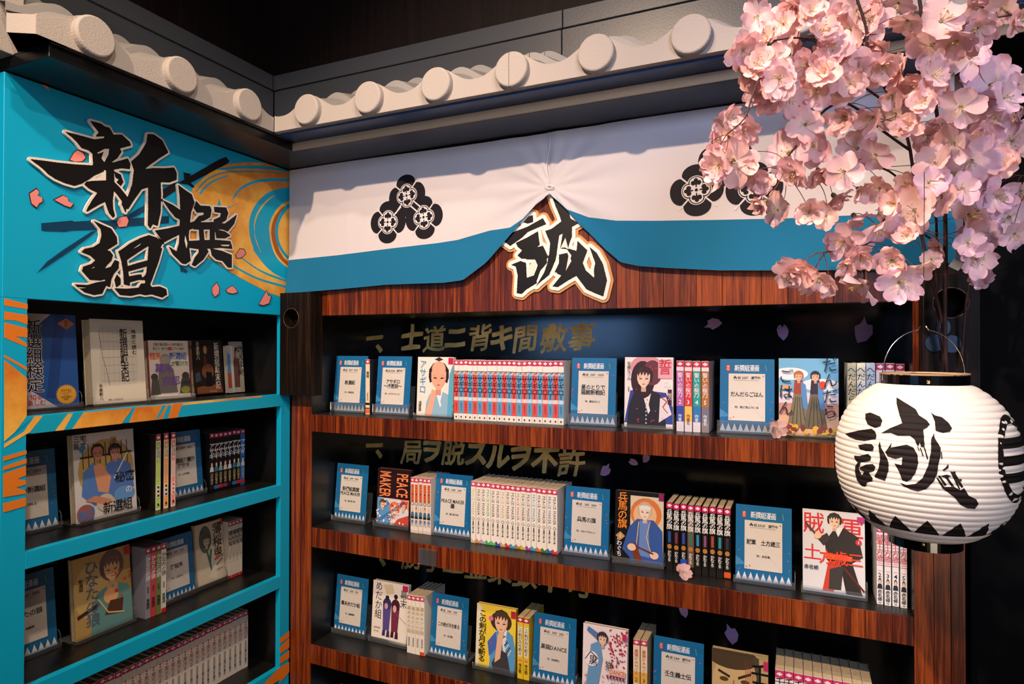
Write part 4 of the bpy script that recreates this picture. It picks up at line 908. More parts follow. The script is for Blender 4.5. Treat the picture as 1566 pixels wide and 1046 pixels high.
def head(p, cx, cy, r, hair, skin='#eec3a2', fringe=True, hx=1.12, band=None):
    ry = r/p.A; hl = tuple(min(1, a*1.9+.02) for a in lin(hair)); dk = tuple(a*.72 for a in lin(skin))
    P_ = lambda L_: [(cx+x*r, cy+y*ry) for x, y in L_]
    p.poly(P_([(-hx, .1), (-hx*.98, .8), (-.62, 1.38), (0, 1.6), (.62, 1.38), (hx*.98, .8), (hx, .1), (hx*.86, -.45), (.5, -.2), (-.5, -.2), (-hx*.86, -.45)]), hair)
    p.poly(P_([(-.26, -.6), (-.30, -1.55), (.30, -1.55), (.26, -.6)]), dk)
    p.poly(P_([(-.80, .55), (-.78, -.10), (-.62, -.55), (-.26, -.98), (0, -1.08), (.26, -.98), (.62, -.55), (.78, -.10), (.80, .55), (.5, 1.02), (-.5, 1.02)]), skin)
    if fringe:
        p.poly(P_([(-1.02, -.35), (-1.05, .7), (-.7, 1.36), (0, 1.5), (.7, 1.36), (1.05, .7), (1.02, -.35), (.84, .25), (.72, .72), (.5, .30), (.36, .82), (.12, .34), (-.02, .86), (-.30, .36), (-.42, .84), (-.66, .26), (-.78, .70), (-.86, .2)]), hair)
        for x in (-.6, -.25, .15, .55): p.line(P_([(x*.5, 1.35), (x, .95), (x*1.15, .62)]), r*.05, hl)
    if band: p.rect(cx-r*.84, cy+ry*.45, cx+r*.84, cy+ry*.85, band)
    for q in (-1, 1): p.line(P_([(q*.52, .05), (q*.22, .0)]), r*.09, '#3a2a28'); p.line(P_([(q*.56, .27), (q*.2, .22)]), r*.05, dk)
    p.line(P_([(.03, -.1), (.10, -.38)]), r*.04, dk); p.line(P_([(-.14, -.62), (.15, -.62)]), r*.06, '#9a5a50')
    p.poly(P_([(.80, .5), (.78, -.10), (.62, -.55), (.26, -.98), (.5, -.45), (.62, .1)]), tuple(a*.86 for a in lin(skin)))
def scatter(p, n, u0, v0, u1, v1, r, col, seed=1):
    g = random.Random(seed)
    for _ in range(n): p.ell(g.uniform(u0, u1), g.uniform(v0, v1), r*g.uniform(.5, 1.3), r*g.uniform(.5, 1.3)/p.A, col, 7)
def a_pensive(p):
    p.rect(0, 0, 1, 1, '#efe2d6'); torso(p, .62, 0, .42, .62, '#8fb4cc', '#dfe8ee'); p.poly([(.25, 0), (.42, 0), (.55, .42), (.42, .46)], '#e9a98c'); head(p, .60, .64, .26, '#2a1c20', '#f0a88c', False, 1.08); p.ell(.60, .80, .19, .13, '#f0a88c'); p.poly([(.48, .96), (.60, 1.0), (.72, .96), (.60, .93)], '#3a2a2c')
    T_(p, 'アサギロ', .16, .66, .145, '#4a94c0', True, .02, .9, -.08, .98); T_(p, '浅葱狼', .10, .16, .06, '#1a1a1c', True, .03); p.poly([(.86, 0), (1, 0), (1, .9), (.9, .7)], '#58a8c8'); p.rect(.86, .88, 1, .99, LBL)
def a_portrait(p):
    p.rect(0, 0, 1, 1, '#f0e4e2'); p.ell(.45, .86, .34, .17, '#d8949c'); p.poly([(0, .06), (.12, .52), (.28, .54), (.86, .5), (1, .3), (1, .06)], '#3a4a94'); torso(p, .46, 0, .54, .66, '#2c2a30', '#ece6e4')
    p.poly([(.72, .08), (.74, .42), (.86, .44), (.98, .2)], '#e6dadc'); p.ell(.38, .68, .25, .27, '#3a2226'); p.ell(.58, .78, .20, .18, '#6a3a40'); head(p, .40, .69, .17, '#3a2226', '#f2cdb4')
    for k in range(6): p.ell(.46, .34-k*.055, .016, .012, '#c8c4c0', 8)
    p.rect(.70, .70, .98, .97, '#e8a8b4'); T_(p, '誓', .84, .86, .22, '#c03048', False, .02, .8); T_(p, 'の', .88, .62, .11, '#f4f0f0', False, .03); p.rect(.90, .34, .98, .55, '#4a2030'); T_(p, '桜刀', .94, .45, .05, '#f0e0e4', True)
    p.line([(.76, .44), (.88, .38), (.80, .30), (.90, .22)], .012, '#c03030'); T_(p, '安藤なつみ', .09, .80, .055, '#3a2a2c', True); T_(p, '1', .09, .54, .10, '#48506a'); scatter(p, 22, .05, .05, .9, .95, .014, '#d0444c', 3)
def a_sky(p):
    p.rect(0, 0, 1, 1, '#74b2d6'); p.ell(.2, .80, .3, .08, '#e4eaf0'); p.ell(.7, .66, .32, .08, '#e8e4e8'); p.rect(0, .40, 1, .56, '#d8cfd8'); p.rect(0, .26, 1, .42, '#c89080'); p.rect(0, 0, 1, .26, '#d8b090')
    for cx, hc, rb in ((.34, '#a86a3a', '#7e7660'), (.62, '#2a2830', '#6e6656')):
        p.poly([(cx-.20, .10), (cx+.20, .10), (cx+.08, .56), (cx-.08, .56)], rb); p.poly([(cx-.09, .54), (cx+.09, .54), (cx+.07, .72), (cx-.07, .72)], '#a04838' if cx < .5 else '#3a3040'); p.poly([(cx+.05, .36), (cx+.16, .34), (cx+.12, .66), (cx+.04, .70)], '#5a8cc0'); head(p, cx, .76, .075, hc, '#e8b898')
        for k in range(4): p.line([(cx-.12+k*.08, .12), (cx-.05+k*.03, .5)], .008, '#4a4438')
    p.ell(.12, .62, .10, .03, '#d8a070'); p.ell(.74, .66, .06, .05, '#d04a28'); scatter(p, 16, 0, .02, 1, .12, .05, '#e0b040', 5); scatter(p, 9, .1, .02, .9, .14, .05, '#804048', 6)
    T_(p, 'だんだら', .86, .62, .19, '#26303c', True, .0, .9, .1, 1.05); T_(p, 'ごはん', .12, .56, .19, '#26303c', True, .0, .9, -.08, 1.1)
def a_peace(p):
    p.rect(0, 0, 1, 1, '#2a1216')
    for t, cx in (('MAKER', .25), ('PEACE', .76)):
        p.rect(cx-.18, .50, cx+.18, .94, '#2a1216')
        p.text(t, cx, .72, .44, '#f0884e', False, .29, -PI/2, .012, 0, 1, 0, 2)
    p.rect(.03, .02, .97, .48, '#d8d4d8'); p.poly([(.03, .02), (.40, .02), (.55, .30), (.30, .46), (.03, .48)], '#5a9ad0'); p.poly([(.30, .46), (.70, .48), (.97, .30), (.97, .48)], '#e89070'); p.poly([(.5, .02), (.97, .02), (.97, .22), (.66, .14)], '#c84838')
    head(p, .55, .28, .14, '#e07048'); head(p, .2, .36, .09, '#5a3830'); head(p, .82, .36, .09, '#a83a30'); scatter(p, 24, .05, .04, .95, .46, .03, '#f0e4dc', 9); scatter(p, 12, .05, .04, .95, .46, .03, '#c05038', 10); p.line([(.10, .10), (.85, .44)], .014, '#3a5a90')
def a_flag(p):
    p.rect(0, 0, 1, 1, '#16120e'); p.rect(.32, 0, 1, .94, '#dcc8a8'); p.ell(.64, .70, .32, .22, '#d87a38'); p.ell(.62, .68, .24, .17, '#e8b888'); p.poly([(.32, 0), (1, 0), (1, .10), (.32, .14)], '#2a4a86')
    p.poly([(.16, .18), (.30, .50), (.46, .62), (.80, .62), (.98, .48), (1, .04), (.40, .02)], '#3a5a9c'); p.poly([(.52, .60), (.70, .62), (.72, .10), (.50, .12)], '#6a8ac0'); head(p, .62, .72, .14, '#c8b090', '#f0d8c0', False, 1.05, '#e8e6e4')
    for a, b in (((.50, .58), (.44, .16)), ((.73, .60), (.66, .38)), ((.66, .38), (.78, .10))): p.line([a, b], .016, '#e0c080')
    p.poly([(.34, .24), (.44, .30), (.58, .04), (.44, .0)], '#7a3a20'); p.ell(.36, .22, .09, .05, '#f0c8a8'); p.ell(.82, .14, .09, .05, '#f0c8a8'); p.line([(.44, .24), (.80, .16)], .022, '#6a3420')
    T_(p, '兵馬の旗', .16, .72, .135, '#f08a2c', True, .05, 1.0, 0, .92); T_(p, 'かわぐち', .10, .22, .075, '#f0ece8', True, .04); p.poly([(.02, .36), (.12, .42), (.22, .36), (.12, .30)], '#c89858'); T_(p, '1', .12, .36, .06, '#fff'); p.rect(.9, .9, 1, 1, '#902058')
def a_rebel(p):
    p.rect(0, 0, 1, 1, '#d6d6da'); T_(p, '賊', .18, .84, .26, '#d03038', False, .01, .9); T_(p, '軍', .80, .80, .28, '#d03038', False, .02, .9); T_(p, '土', .16, .48, .20, '#d03038', False, .01)
    p.poly([(.32, .03), (.42, .40), (.62, .40), (.50, .03), (.12, .03)], '#c83c28'); p.poly([(.60, .40), (.80, .40), (.96, .02), (.84, .02), (.70, .02)], '#2a2220'); p.poly([(.44, .30), (.66, .36), (.62, .06), (.42, .05)], '#3a3634'); p.poly([(.40, .40), (.36, .62), (.52, .80), (.66, .82), (.90, .72), (.97, .48), (.80, .40)], '#2c2826')
    p.poly([(.52, .80), (.58, .70), (.66, .82)], '#e8e4e0'); head(p, .52, .88, .105, '#2e2420', '#e8c4a4'); p.poly([(.24, .66), (.34, .58), (.46, .66), (.40, .74)], '#3a3230'); p.ell(.24, .70, .07, .045, '#e8c0a0'); p.line([(.05, .84), (.20, .72)], .03, '#4a4448'); p.rect(.38, .42, .80, .48, '#e05a28')
    T_(p, '方歳三', .62, .44, .17, '#e04028', False, .01, .95); p.line([(.66, .34), (.98, .08)], .03, '#5a2820'); T_(p, '赤名修', .14, .30, .055, '#141414', False, .03); p.ell(.90, .66, .05, .035, '#d03038'); T_(p, '1', .90, .66, .05, '#fff'); p.rect(.88, .90, 1, .97, '#b03078')
def a_two(p):
    p.rect(0, 0, 1, 1, '#efe4d6')
    for cx, c, d, hh in ((.42, '#5a4c8c', '#3c3262', .74), (.66, '#7a3048', '#4a1c30', .78)):
        p.poly([(cx-.10, .20), (cx+.08, .20), (cx+.12, .66), (cx-.12, .66)], c); p.ell(cx, .64, .12, .10, d); p.ell(cx, hh, .055, .042, '#2e1c28'); p.poly([(cx-.10, .20), (cx-.02, .20), (cx-.03, .10), (cx-.12, .10)], d); p.poly([(cx+.02, .20), (cx+.09, .20), (cx+.10, .09), (cx, .09)], d)
    p.line([(.68, .50), (.98, .36)], .008, '#7a6a80'); p.ell(.40, .60, .05, .05, '#c8a0b0'); p.ell(.64, .58, .05, .06, '#d8b0a8'); p.poly([(.30, .95), (.55, .98), (.62, .84), (.40, .80)], '#dcc8a8')
    T_(p, 'めだか組', .18, .68, .155, '#2a2622', True, .0, .9, -.04); T_(p, '幕末', .88, .76, .15, '#2a2622', True, .0, .9); p.rect(.84, .90, .99, .99, LBL); T_(p, '遠藤明範', .16, .22, .035, '#9a8a78'); T_(p, '奈々巻', .14, .16, .035, '#9a8a78')
def a_yellowc(p):
    p.rect(0, 0, 1, 1, '#f0d040'); p.poly([(.0, .0), (.08, .0), (.14, .95), (0, 1)], '#e8e0c0'); p.ell(.63, .77, .27, .16, '#4a3428'); torso(p, .70, 0, .66, .56, '#5a9ccc', '#ece8e4'); p.poly([(.42, .10), (.60, .34), (.80, .30), (.90, 0), (.46, 0)], '#403c40'); p.poly([(.35, .20), (.30, .42), (.50, .60), (.56, .36)], '#4a6ab8')
    for k in range(7): p.line([(.62+k*.035, .56-k*.05), (.72+k*.03, .60-k*.04)], .018, '#3a3430' if k % 2 else '#e8e0d4')
    head(p, .64, .74, .20, '#4a3428', '#eec0a0'); p.poly([(.50, .12), (.56, .56), (.66, .64), (.70, .58), (.64, .20)], '#eab894')
    T_(p, 'この剣が月を斬る', .17, .50, .105, '#241e1c', True, .02, 1.25, 0, .98); p.ell(.38, .80, .06, .04, '#e070a0'); T_(p, '1', .40, .42, .08, '#e04070'); p.rect(.88, .86, 1, .97, '#c02838')
def a_blossom(p):
    p.rect(0, 0, 1, 1, '#efe2e2'); scatter(p, 70, .60, .45, .98, .98, .024, '#b83848', 11); scatter(p, 24, .05, .05, .95, .3, .016, '#d06070', 12); p.poly([(.10, .12), (.36, .10), (.46, .55), (.40, .80), (.20, .72), (.16, .40)], '#6a9cc8'); p.poly([(.40, .78), (.10, .92), (.14, .98), (.50, .86)], '#5a7ab0'); head(p, .46, .82, .11, '#3a2c30', '#f0c8b0')
    p.ell(.22, .52, .16, .11, '#f4eef0'); p.line([(.08, .50), (.2, .62), (.36, .54), (.22, .44)], .018, '#5a3a50'); T_(p, '黒', .26, .50, .14, '#2a2a38', False, .02, .9); T_(p, '猫', .62, .46, .14, '#2a2a2c', False, 0, .9); T_(p, '1', .80, .56, .13, '#1a1a1c'); p.rect(.62, .34, .97, .43, '#e8c8b8'); T_(p, 'DANCE', .80, .385, .085, '#d04028', False, .03, .72)
    for k in range(6): p.poly([(.56+k*.07, .33), (.62+k*.07, .33), (.59+k*.07, .26)], '#8a3048')
    p.rect(.9, .86, 1, .96, '#c83060'); T_(p, '安田剛士', .80, .22, .04, '#444')
def a_grim(p):
    p.rect(0, 0, 1, 1, '#b09868'); p.ell(.40, .52, .40, .46, '#c8aa78'); p.ell(.36, .92, .46, .16, '#4a3a28'); p.poly([(.72, .98), (.84, .96), (.86, .55), (.74, .45), (.80, .7)], '#4a4030'); p.line([(.12, .72), (.32, .66)], .035, '#382818'); p.line([(.48, .66), (.70, .74)], .035, '#382818'); p.ell(.22, .62, .08, .03, '#544028'); p.ell(.60, .62, .08, .03, '#544028'); p.line([(.40, .62), (.36, .42), (.44, .40)], .02, '#8a6a40'); p.line([(.30, .30), (.52, .30)], .02, '#6a4a30')
    for k in range(6): p.line([(.60+k*.03, .9-k*.03), (.62+k*.03, .5)], .008, '#8a3828')
    T_(p, '壬生', .86, .62, .28, '#0e0c0a', True, .05, .8); p.rect(.02, .05, .2, .40, '#e0d8c8'); T_(p, '浅田次郎', .11, .22, .07, '#444', True); p.rect(.92, .82, 1, .94, '#b82858')
def a_bath(p):
    p.rect(0, 0, 1, 1, '#e4dcd8'); p.ell(.52, .56, .46, .36, '#c8a860')
    for k in range(9): p.rect(.14+k*.09, .60, .155+k*.09, .88, '#3a2a20')
    p.rect(.1, .72, .95, .74, '#3a2a20'); p.rect(.60, .72, .70, .93, '#c89860'); T_(p, '池田屋', .65, .83, .055, '#2a1a10', True, .02)
    p.poly([(.10, .30), (.14, .56), (.30, .66), (.40, .60), (.50, .22), (.30, .16)], '#5a86c8'); p.poly([(.42, .30), (.52, .62), (.70, .68), (.92, .58), (.96, .30), (.70, .20)], '#5a80c4'); p.poly([(.30, .62), (.42, .64), (.58, .46), (.52, .28), (.36, .32)], '#e8a078'); head(p, .38, .76, .10, '#2c1c18', '#d89070', False, 1.05); head(p, .66, .74, .10, '#1e1a20', '#dc9c80', True); p.line([(.86, .72), (.62, .44)], .02, '#e4e0dc'); p.ell(.46, .18, .14, .10, '#d8c8b0'); p.poly([(.14, .24), (.30, .28), (.56, .20), (.50, .14)], '#d89070'); p.ell(.78, .24, .18, .09, '#6aa0d8')
    T_(p, '三宅', .10, .95, .075, '#1a1a1c', False, .02); T_(p, '乱丈', .10, .87, .075, '#1a1a1c', False, .02); T_(p, '秘密', .80, .44, .125, '#1a1a1c', False, .02); T_(p, 'の', .86, .28, .09, '#f0f0f0', False, .03); T_(p, '新選組', .66, .11, .14, '#141414', False, .03, .85); p.ell(.14, .10, .14, .10, '#a8605c'); scatter(p, 14, .04, .03, .26, .16, .03, '#5a78b0', 4); p.poly([(.06, .84), (.12, .88), (.18, .84), (.12, .77)], '#4a90b8')
def a_amber(p):
    p.rect(0, 0, 1, 1, '#c09858'); p.ell(.30, .55, .30, .34, '#d4b070'); torso(p, .66, 0, .56, .66, '#6a9a96', '#e0a878'); p.ell(.66, .80, .22, .20, '#6a5450'); head(p, .66, .74, .17, '#6a5450', '#f0c088'); p.ell(.62, .42, .13, .10, '#f0b078'); p.poly([(.50, .20), (.80, .16), (.84, .34), (.60, .36)], '#5a3420')
    p.line([(.40, .42), (.56, .22), (.84, .16)], .018, '#e8c890'); p.line([(.05, .28), (.40, .36)], .045, '#3a2a20'); T_(p, 'ひなたの狼', .30, .52, .165, '#5a6c84', True, .03, 1.05, -.12, .98); T_(p, '新選組', .12, .66, .05, '#3a2a20', True, .03); scatter(p, 10, .7, .3, .98, .9, .03, '#d8482c', 8); p.rect(.88, .88, 1, .98, '#c02a3a')
def a_sketch(p):
    p.rect(0, 0, 1, 1, '#d8c4aa'); torso(p, .46, 0, .56, .72, '#e0d0b8', '#4a7860'); p.poly([(.40, .12), (.66, .30), (.78, .22), (.70, .06)], '#ece0cc'); p.ell(.34, .74, .22, .22, '#5a6058'); head(p, .38, .70, .14, '#4a5048', '#e0c4a4'); p.ell(.22, .86, .06, .03, '#4a5048'); T_(p, '薄桜鬼', .78, .66, .20, '#3c382c', True, .02, .9, .08); p.ell(.74, .40, .07, .04, '#d86a50'); p.line([(.70, .28), (.92, .36)], .02, '#3a4a58'); T_(p, '二宮サチ', .80, .20, .04, '#444'); p.rect(.92, .90, 1, 1, '#c02a3a')
def a_guide(p):
    p.rect(0, 0, 1, 1, '#2656a0'); p.poly([(0, .55), (0, 1), (.66, 1)], '#dcd2c8'); p.poly([(0, .22), (.40, .52), (0, .40)], '#d8d0cc'); p.poly([(0, 0), (.7, 0), (.30, .22), (0, .12)], '#d0c8d0'); p.poly([(.55, .1), (.72, 1), (.86, 1), (.70, .1)], '#1c4488')
    for dx, dy in ((-.008, 0), (.008, 0), (0, .005), (0, -.005)): T_(p, '新選組検定', .42+dx, .55+dy, .155, '#e8e0dc', True, .04, 1, 0, .98)
    T_(p, '新選組検定', .42, .55, .155, '#0e0e12', True, .02, 1, 0, .98); T_(p, '公式ガイドブック', .14, .65, .075, '#a83048', True, .02); T_(p, '深さを知る', .30, .12, .06, '#b83040', False, .03); T_(p, '歴史を楽しむ', .30, .06, .06, '#b83040', False, .03)
    p.poly([(.86, .84), (.98, .90), (.86, .96), (.74, .90)], '#c87838'); T_(p, '最新', .86, .90, .04, '#3a1a10', True)
    N_ = 28; p.poly([(.82+(.15 if k % 2 else .125)*math.cos(PI*k/N_), .13+(.15 if k % 2 else .125)*math.sin(PI*k/N_)/p.A) for k in range(2*N_)], '#e8a838')
    for k, t in enumerate(('検定対策は', 'この１冊で', 'ＯＫ！', '過去問題も', '充実！')): T_(p, t, .82, .175-k*.024, .022, '#3a2410')
def a_cream(p):
    p.rect(0, 0, 1, 1, '#d3c8b6'); p.poly([(.14, .20), (.16, .88), (.24, .94), (.84, .92), (.88, .5), (.82, .22)], '#cbc1b0')
    for k in range(7): p.line([(.22+k*.09, .22), (.24+k*.085, .90)], .004, '#a8a090'); p.line([(.18, .26+k*.095), (.84, .27+k*.094)], .004, '#a8a090')
    p.line([(.15, .86), (.20, .55), (.26, .40), (.30, .22)], .007, '#807868'); T_(p, '新撰組顛末記', .60, .57, .115, '#1c1a18', True, .015, .85, 0, .92); T_(p, '地図と読む', .80, .73, .055, '#1c1a18', True, .01, 1, 0, 1.15); T_(p, '永倉新八', .14, .14, .045, '#1c1a18', True, .01, 1, 0, 1.1); T_(p, '解説・木村幸比古', .40, .045, .022, '#333')
def a_map(p):
    p.rect(0, 0, 1, 1, '#c4b8a8'); p.rect(0, 0, .04, 1, '#702840'); p.rect(.96, 0, 1, 1, '#702840'); T_(p, '京都が最も熱かった時代幕末を', .5, .93, .055, '#3a3230', False, .02, .75); T_(p, '知ろう！歩ける　マニアックMAP', .5, .86, .055, '#3a3230', False, .02, .72); p.ell(.52, .86, .05, .03, '#c84030')
    p.ell(.40, .66, .13, .11, '#8a807a'); p.poly([(.20, .10), (.66, .10), (.58, .5), (.48, .60), (.32, .60), (.24, .48)], '#6c655f'); p.ell(.14, .38, .08, .06, '#3c3836'); p.poly([(.04, .08), (.26, .08), (.22, .34), (.08, .34)], '#4c4844'); p.ell(.86, .38, .09, .07, '#3a3632'); p.poly([(.70, .08), (.98, .08), (.96, .34), (.76, .34)], '#44403c')
    T_(p, '龍馬', .18, .73, .12, '#d85a28', False, .04, .9); T_(p, '新選組', .70, .73, .125, '#2a58a0', False, .04, .9); T_(p, 'が駆けた', .74, .60, .085, '#3c5a38', False, .03); T_(p, '幕末', .36, .52, .17, '#6a4490', False, .04); T_(p, '京都', .50, .30, .17, '#6a4490', False, .04); T_(p, 'の名所', .84, .26, .07, '#222', False, .02); p.ell(.84, .14, .11, .06, '#8a8a38'); p.rect(.20, .04, .66, .08, '#d8d0c8')
def a_brown(p):
    p.rect(0, 0, 1, 1, '#2c1a12'); p.poly([(.1, .02), (.95, .02), (.9, .18), (.1, .14)], '#8a5030'); p.ell(.48, .42, .20, .14, '#7a4a30'); p.poly([(.38, .14), (.62, .14), (.60, .40), (.42, .42)], '#1a1214'); p.ell(.42, .82, .06, .08, '#a87a50'); p.ell(.40, .62, .05, .10, '#5a3020'); p.poly([(.06, .22), (.24, .26), (.2, .42), (.06, .38)], '#3a4c5c'); T_(p, '新撰組顛末記', .80, .52, .145, '#d8ccb8', True, .01, .75, 0, 1.0); T_(p, '永倉新八', .18, .80, .085, '#c8bca8', True, .01, .8); T_(p, '新人物文庫', .62, .05, .03, '#d0c4b0')
def a_sword(p):
    p.rect(0, 0, 1, 1, '#b8aca0'); p.poly([(.1, .1), (.6, .1), (.66, .60), (.34, .80), (.08, .6)], '#6a4438'); p.ell(.36, .78, .14, .12, '#2a2020'); p.ell(.40, .74, .09, .08, '#c09478'); p.rect(.66, .02, .96, .36, '#a8a08c'); T_(p, '燃えよ剣', .80, .62, .15, '#1c1614', True, .02, 1.2)
def a_hawk(p):
    p.rect(0, 0, 1, 1, '#b0a8a4'); p.poly([(0, .45), (.6, .40), (.5, .8), (.1, .86)], '#4a7cb0'); p.poly([(0, .1), (.6, .1), (.6, .4), (0, .44)], '#a04838'); p.rect(.66, 0, 1, 1, '#c8c0b4')

def stand(x, y, z, rz, W, label, lip=.018, depth_=.066, fin='right', T=.014):
    """clear acrylic book stand: base, front lip, leaning back plate and side fin"""
    r = empty('acrylic_stand', (x, y, z), rz); tag(r, label, 'stand')
    q = MB(); q.box(-W/2, W/2, -.010, depth_, .0004, .0024); q.build('base', CLEAR, r)
    q = MB(); q.box(-W/2, W/2, -.010, -.008, .0024, lip); q.build('front_lip', CLEAR, r)
    q = MB(); t = .11; yo = max(0, T-.018)+.004
    q.tris([(-W/2*.8, .036+yo, .0024), (W/2*.8, .036+yo, .0024), (W/2*.8, .0375+yo, .0024), (-W/2*.8, .0375+yo, .0024), (-W/2*.8, .036+yo+.09*t, .09), (W/2*.8, .036+yo+.09*t, .09), (W/2*.8, .0375+yo+.09*t, .09), (-W/2*.8, .0375+yo+.09*t, .09)], [(0, 3, 2, 1), (4, 5, 6, 7), (0, 1, 5, 4), (1, 2, 6, 5), (2, 3, 7, 6), (3, 0, 4, 7)]); q.build('back_plate', CLEAR, r)
    for s_ in ((1,) if fin == 'right' else (-1,) if fin == 'left' else (1, -1)):
        q = MB(); q.tube([(s_*(W/2-.001), .006+.012*math.cos(a), .022+.018*math.sin(a)) for a in [2*PI*i/16 for i in range(17)]], .0011, 5, cap=False); q.build('side_loop', CLEAR, r, True)
    return r
def placard(x, y, z, rz, label, lines, years, author, shelf, tilt=-.10, W=.128, H=.184):
    r = empty('title_placard', (x, y, z+.0034), 0); r.rotation_euler = (tilt, 0, rz); tag(r, label, 'placard', None)
    q = MB(); q.bbox(-W/2, W/2, 0, .003, 0, H, .0005, lin('#1c6e98')); q.build('blue_panel', PRINT, r)
    p = Pr((-W/2, 0, 0), (W, 0, 0), (0, 0, H), (0, -1, 0)); p.A = H/W; p.clip = True
    p.rect(0, 0, 1, 1, '#17679a'); p.ell(.86, .90, .12, .05, '#15658f'); p.poly([(0, .20), (.0, .32), (.2, .22)], '#3a8ab8')
    n = 9
    p.rect(0, .02, 1, .03, '#d8d8de')
    for k in range(n): p.poly([(k/n+.008, .03), ((k+1)/n-.008, .03), ((k+.5)/n, .125)], '#dcdce2')
    p.ell(.155, .875, .042, .045, '#b8342c'); T_(p, '史伝', .155, .877, .036, '#f0dcd4', True); T_(p, '新撰組漫画', .50, .875, .088, '#e6eef2', False, .02, .72, 0, 1, .08); p.line([(.84, .92), (.86, .84)], .008, '#6ab0d0')
    g = random.Random(len(lines[0])+int(years[0])); 
    for k in range(8): p.ell(g.choice((.05, .93))+g.uniform(-.03, .03), g.uniform(.15, .8), .012, .007, '#c06a80', 6)
    p.build('panel_print', PRINT, r)
    q = MB(); q.box(-W*.335, W*.335, -.0022, -.0010, H*.165, H*.80, lin('#d6cec4')); q.build('white_card', PRINT, r)
    p = Pr((-W/2, -.0022, 0), (W, 0, 0), (0, 0, H), (0, -1, 0)); p.A = H/W
    p.line([(.18, .58), (.5, .43), (.8, .20)], .006, '#c4beb8'); p.line([(.35, .70), (.62, .44), (.80, .36)], .005, '#c8c2bc')
    for dx in (-.018, .018, 0): p.ell(.285+dx, .745+(.014 if dx == 0 else -.004), .016, .011, '#1c1c1e', 8)
    T_(p, '誠', .36, .745, .042, '#333'); T_(p, years, .58, .745, .042, '#2a2a2c', False, .01, .8 if len(years) > 9 else .95); p.line([(.26, .712), (.72, .708)], .003, '#8a8480')
    ny = len(lines)
    for k, t in enumerate(lines): 
        L_ = sum(1.0 if ord(c_) > 0x2000 else .62 for c_ in t); h_ = .078 if L_ < 7 else .070
        p.text(t, .5, .52+(ny-1)*.038-k*.078, h_, '#141414', False, p.A*min(.95, .60/(L_*h_*p.A)), 0, .014, 0, 1, 0, 2)
    T_(p, '作：'+author, .5, .345, .034, '#2c2c2c', False, .01); p.ell(.20, .195, .014, .008, '#b83a3a', 6); p.ell(.26, .21, .012, .009, '#b83a3a', 6); p.ell(.80, .77, .014, .008, '#b83a3a', 6)
    p.build('card_print', PRINT, r); return r
SN = ['top', 'second', 'third', 'fourth']
def main_item(kind, x0, x1, y, si, *a, **k):
    cx = (x0+x1)/2; W = x1-x0; z = S[si]
    if kind == 'p':
        lab = a[0]; placard(cx, y, z, 0, lab, *a[1:], si); stand(cx+.002, y, z, 0, W+.010, 'clear stand under the '+lab, .034 if si == 0 else .018)
    else:
        cover_book(cx, y, z+.0026, 0, W, k.get('H', .182), k.get('T', .014), a[0], a[1], a[2], -.07 if si else -.05); stand(cx, y, z, 0, W+.008, 'clear stand under the '+a[2], .018 if si else .012, T=k.get('T', .014))
PY = 1.690
main_item('p', -1.413, -1.285, PY, 0, 'blue title placard at the far left, top wood shelf', ['新選組'], "1973’1973", '手塚治虫')
main_item('p', -1.243, -1.115, PY, 0, 'second blue title placard from the left, top wood shelf', ['アサギロ', '～浅葱狼～'], "2008’連載中", 'ヒラマツミノル')
main_item('c', -1.086, -.958, PY, 0, '#e8dcd0', a_pensive, 'white comic cover of a pensive man with shaved crown, top shelf')
main_item('p', -.578, -.450, PY-.008, 0, 'blue title placard right of red and blue spines, top shelf', ['星のとりで', '箱館新戦記'], "2017’2020", '碧也ぴんく')
main_item('c', -.425, -.297, PY-.008, 0, '#e8dcd8', a_portrait, 'comic cover with a dark haired figure in black waistcoat, top shelf', H=.186)
main_item('p', -.182, -.050, PY-.012, 0, 'rightmost blue title placard, top wood shelf', ['だんだらごはん'], "2017’連載中", '殆ど死んでいる')
main_item('c', -.042, .088, PY-.010, 0, '#8ab0c8', a_sky, 'comic cover of two robed figures under a blue sky', H=.186)
main_item('p', -1.420, -1.292, 1.705, 1, 'blue title placard at the far left, second wood shelf', ['新撰組異聞', 'PEACE MAKER'], "1999’2001", '黒乃奈々絵')
main_item('c', -1.250, -1.122, 1.705, 1, '#2a1216', a_peace, 'dark comic cover with tall orange capitals, second wood shelf')
main_item('p', -1.028, -.900, 1.698, 1, 'blue title placard left of the white comics, second wood shelf', ['PEACE MAKER', '鐵'], "2001’2010", '黒乃奈々絵')
main_item('p', -.600, -.472, 1.692, 1, 'blue title placard right of the white comics, second wood shelf', ['兵馬の旗'], "2011’2014", 'かわぐちかいじ')
main_item('c', -.452, -.322, 1.682, 1, '#16120e', a_flag, 'comic cover of a blue coated man by an orange title', H=.188)
main_item('p', -.143, -.013, 1.668, 1, 'rightmost blue title placard, second wood shelf', ['賊軍　土方歳三'], "2020’連載中", '赤名修')
main_item('c', .010, .140, 1.662, 1, '#cfcfd4', a_rebel, 'comic cover with large red characters over a dark coated figure', H=.188)
main_item('p', -1.418, -1.290, 1.704, 2, 'blue title placard at the far left, third wood shelf', ['幕末めだか組'], "2010’2011", '遠藤明範')
main_item('c', -1.266, -1.130, 1.704, 2, '#eae0d0', a_two, 'cream comic cover with two small purple and maroon figures', H=.188)
main_item('p', -1.041, -.913, 1.698, 2, 'second blue title placard from the left, third wood shelf', ['この剣が月を斬る'], "2016’2017", '本庄敬')
main_item('c', -.878, -.750, 1.690, 2, '#e0c038', a_yellowc, 'yellow comic cover with a figure in a blue robe', H=.182)
main_item('p', -.696, -.568, 1.692, 2, 'blue title placard beside two yellow comics, third wood shelf', ['黒猫DANCE'], "2012’2013", '安田剛士')
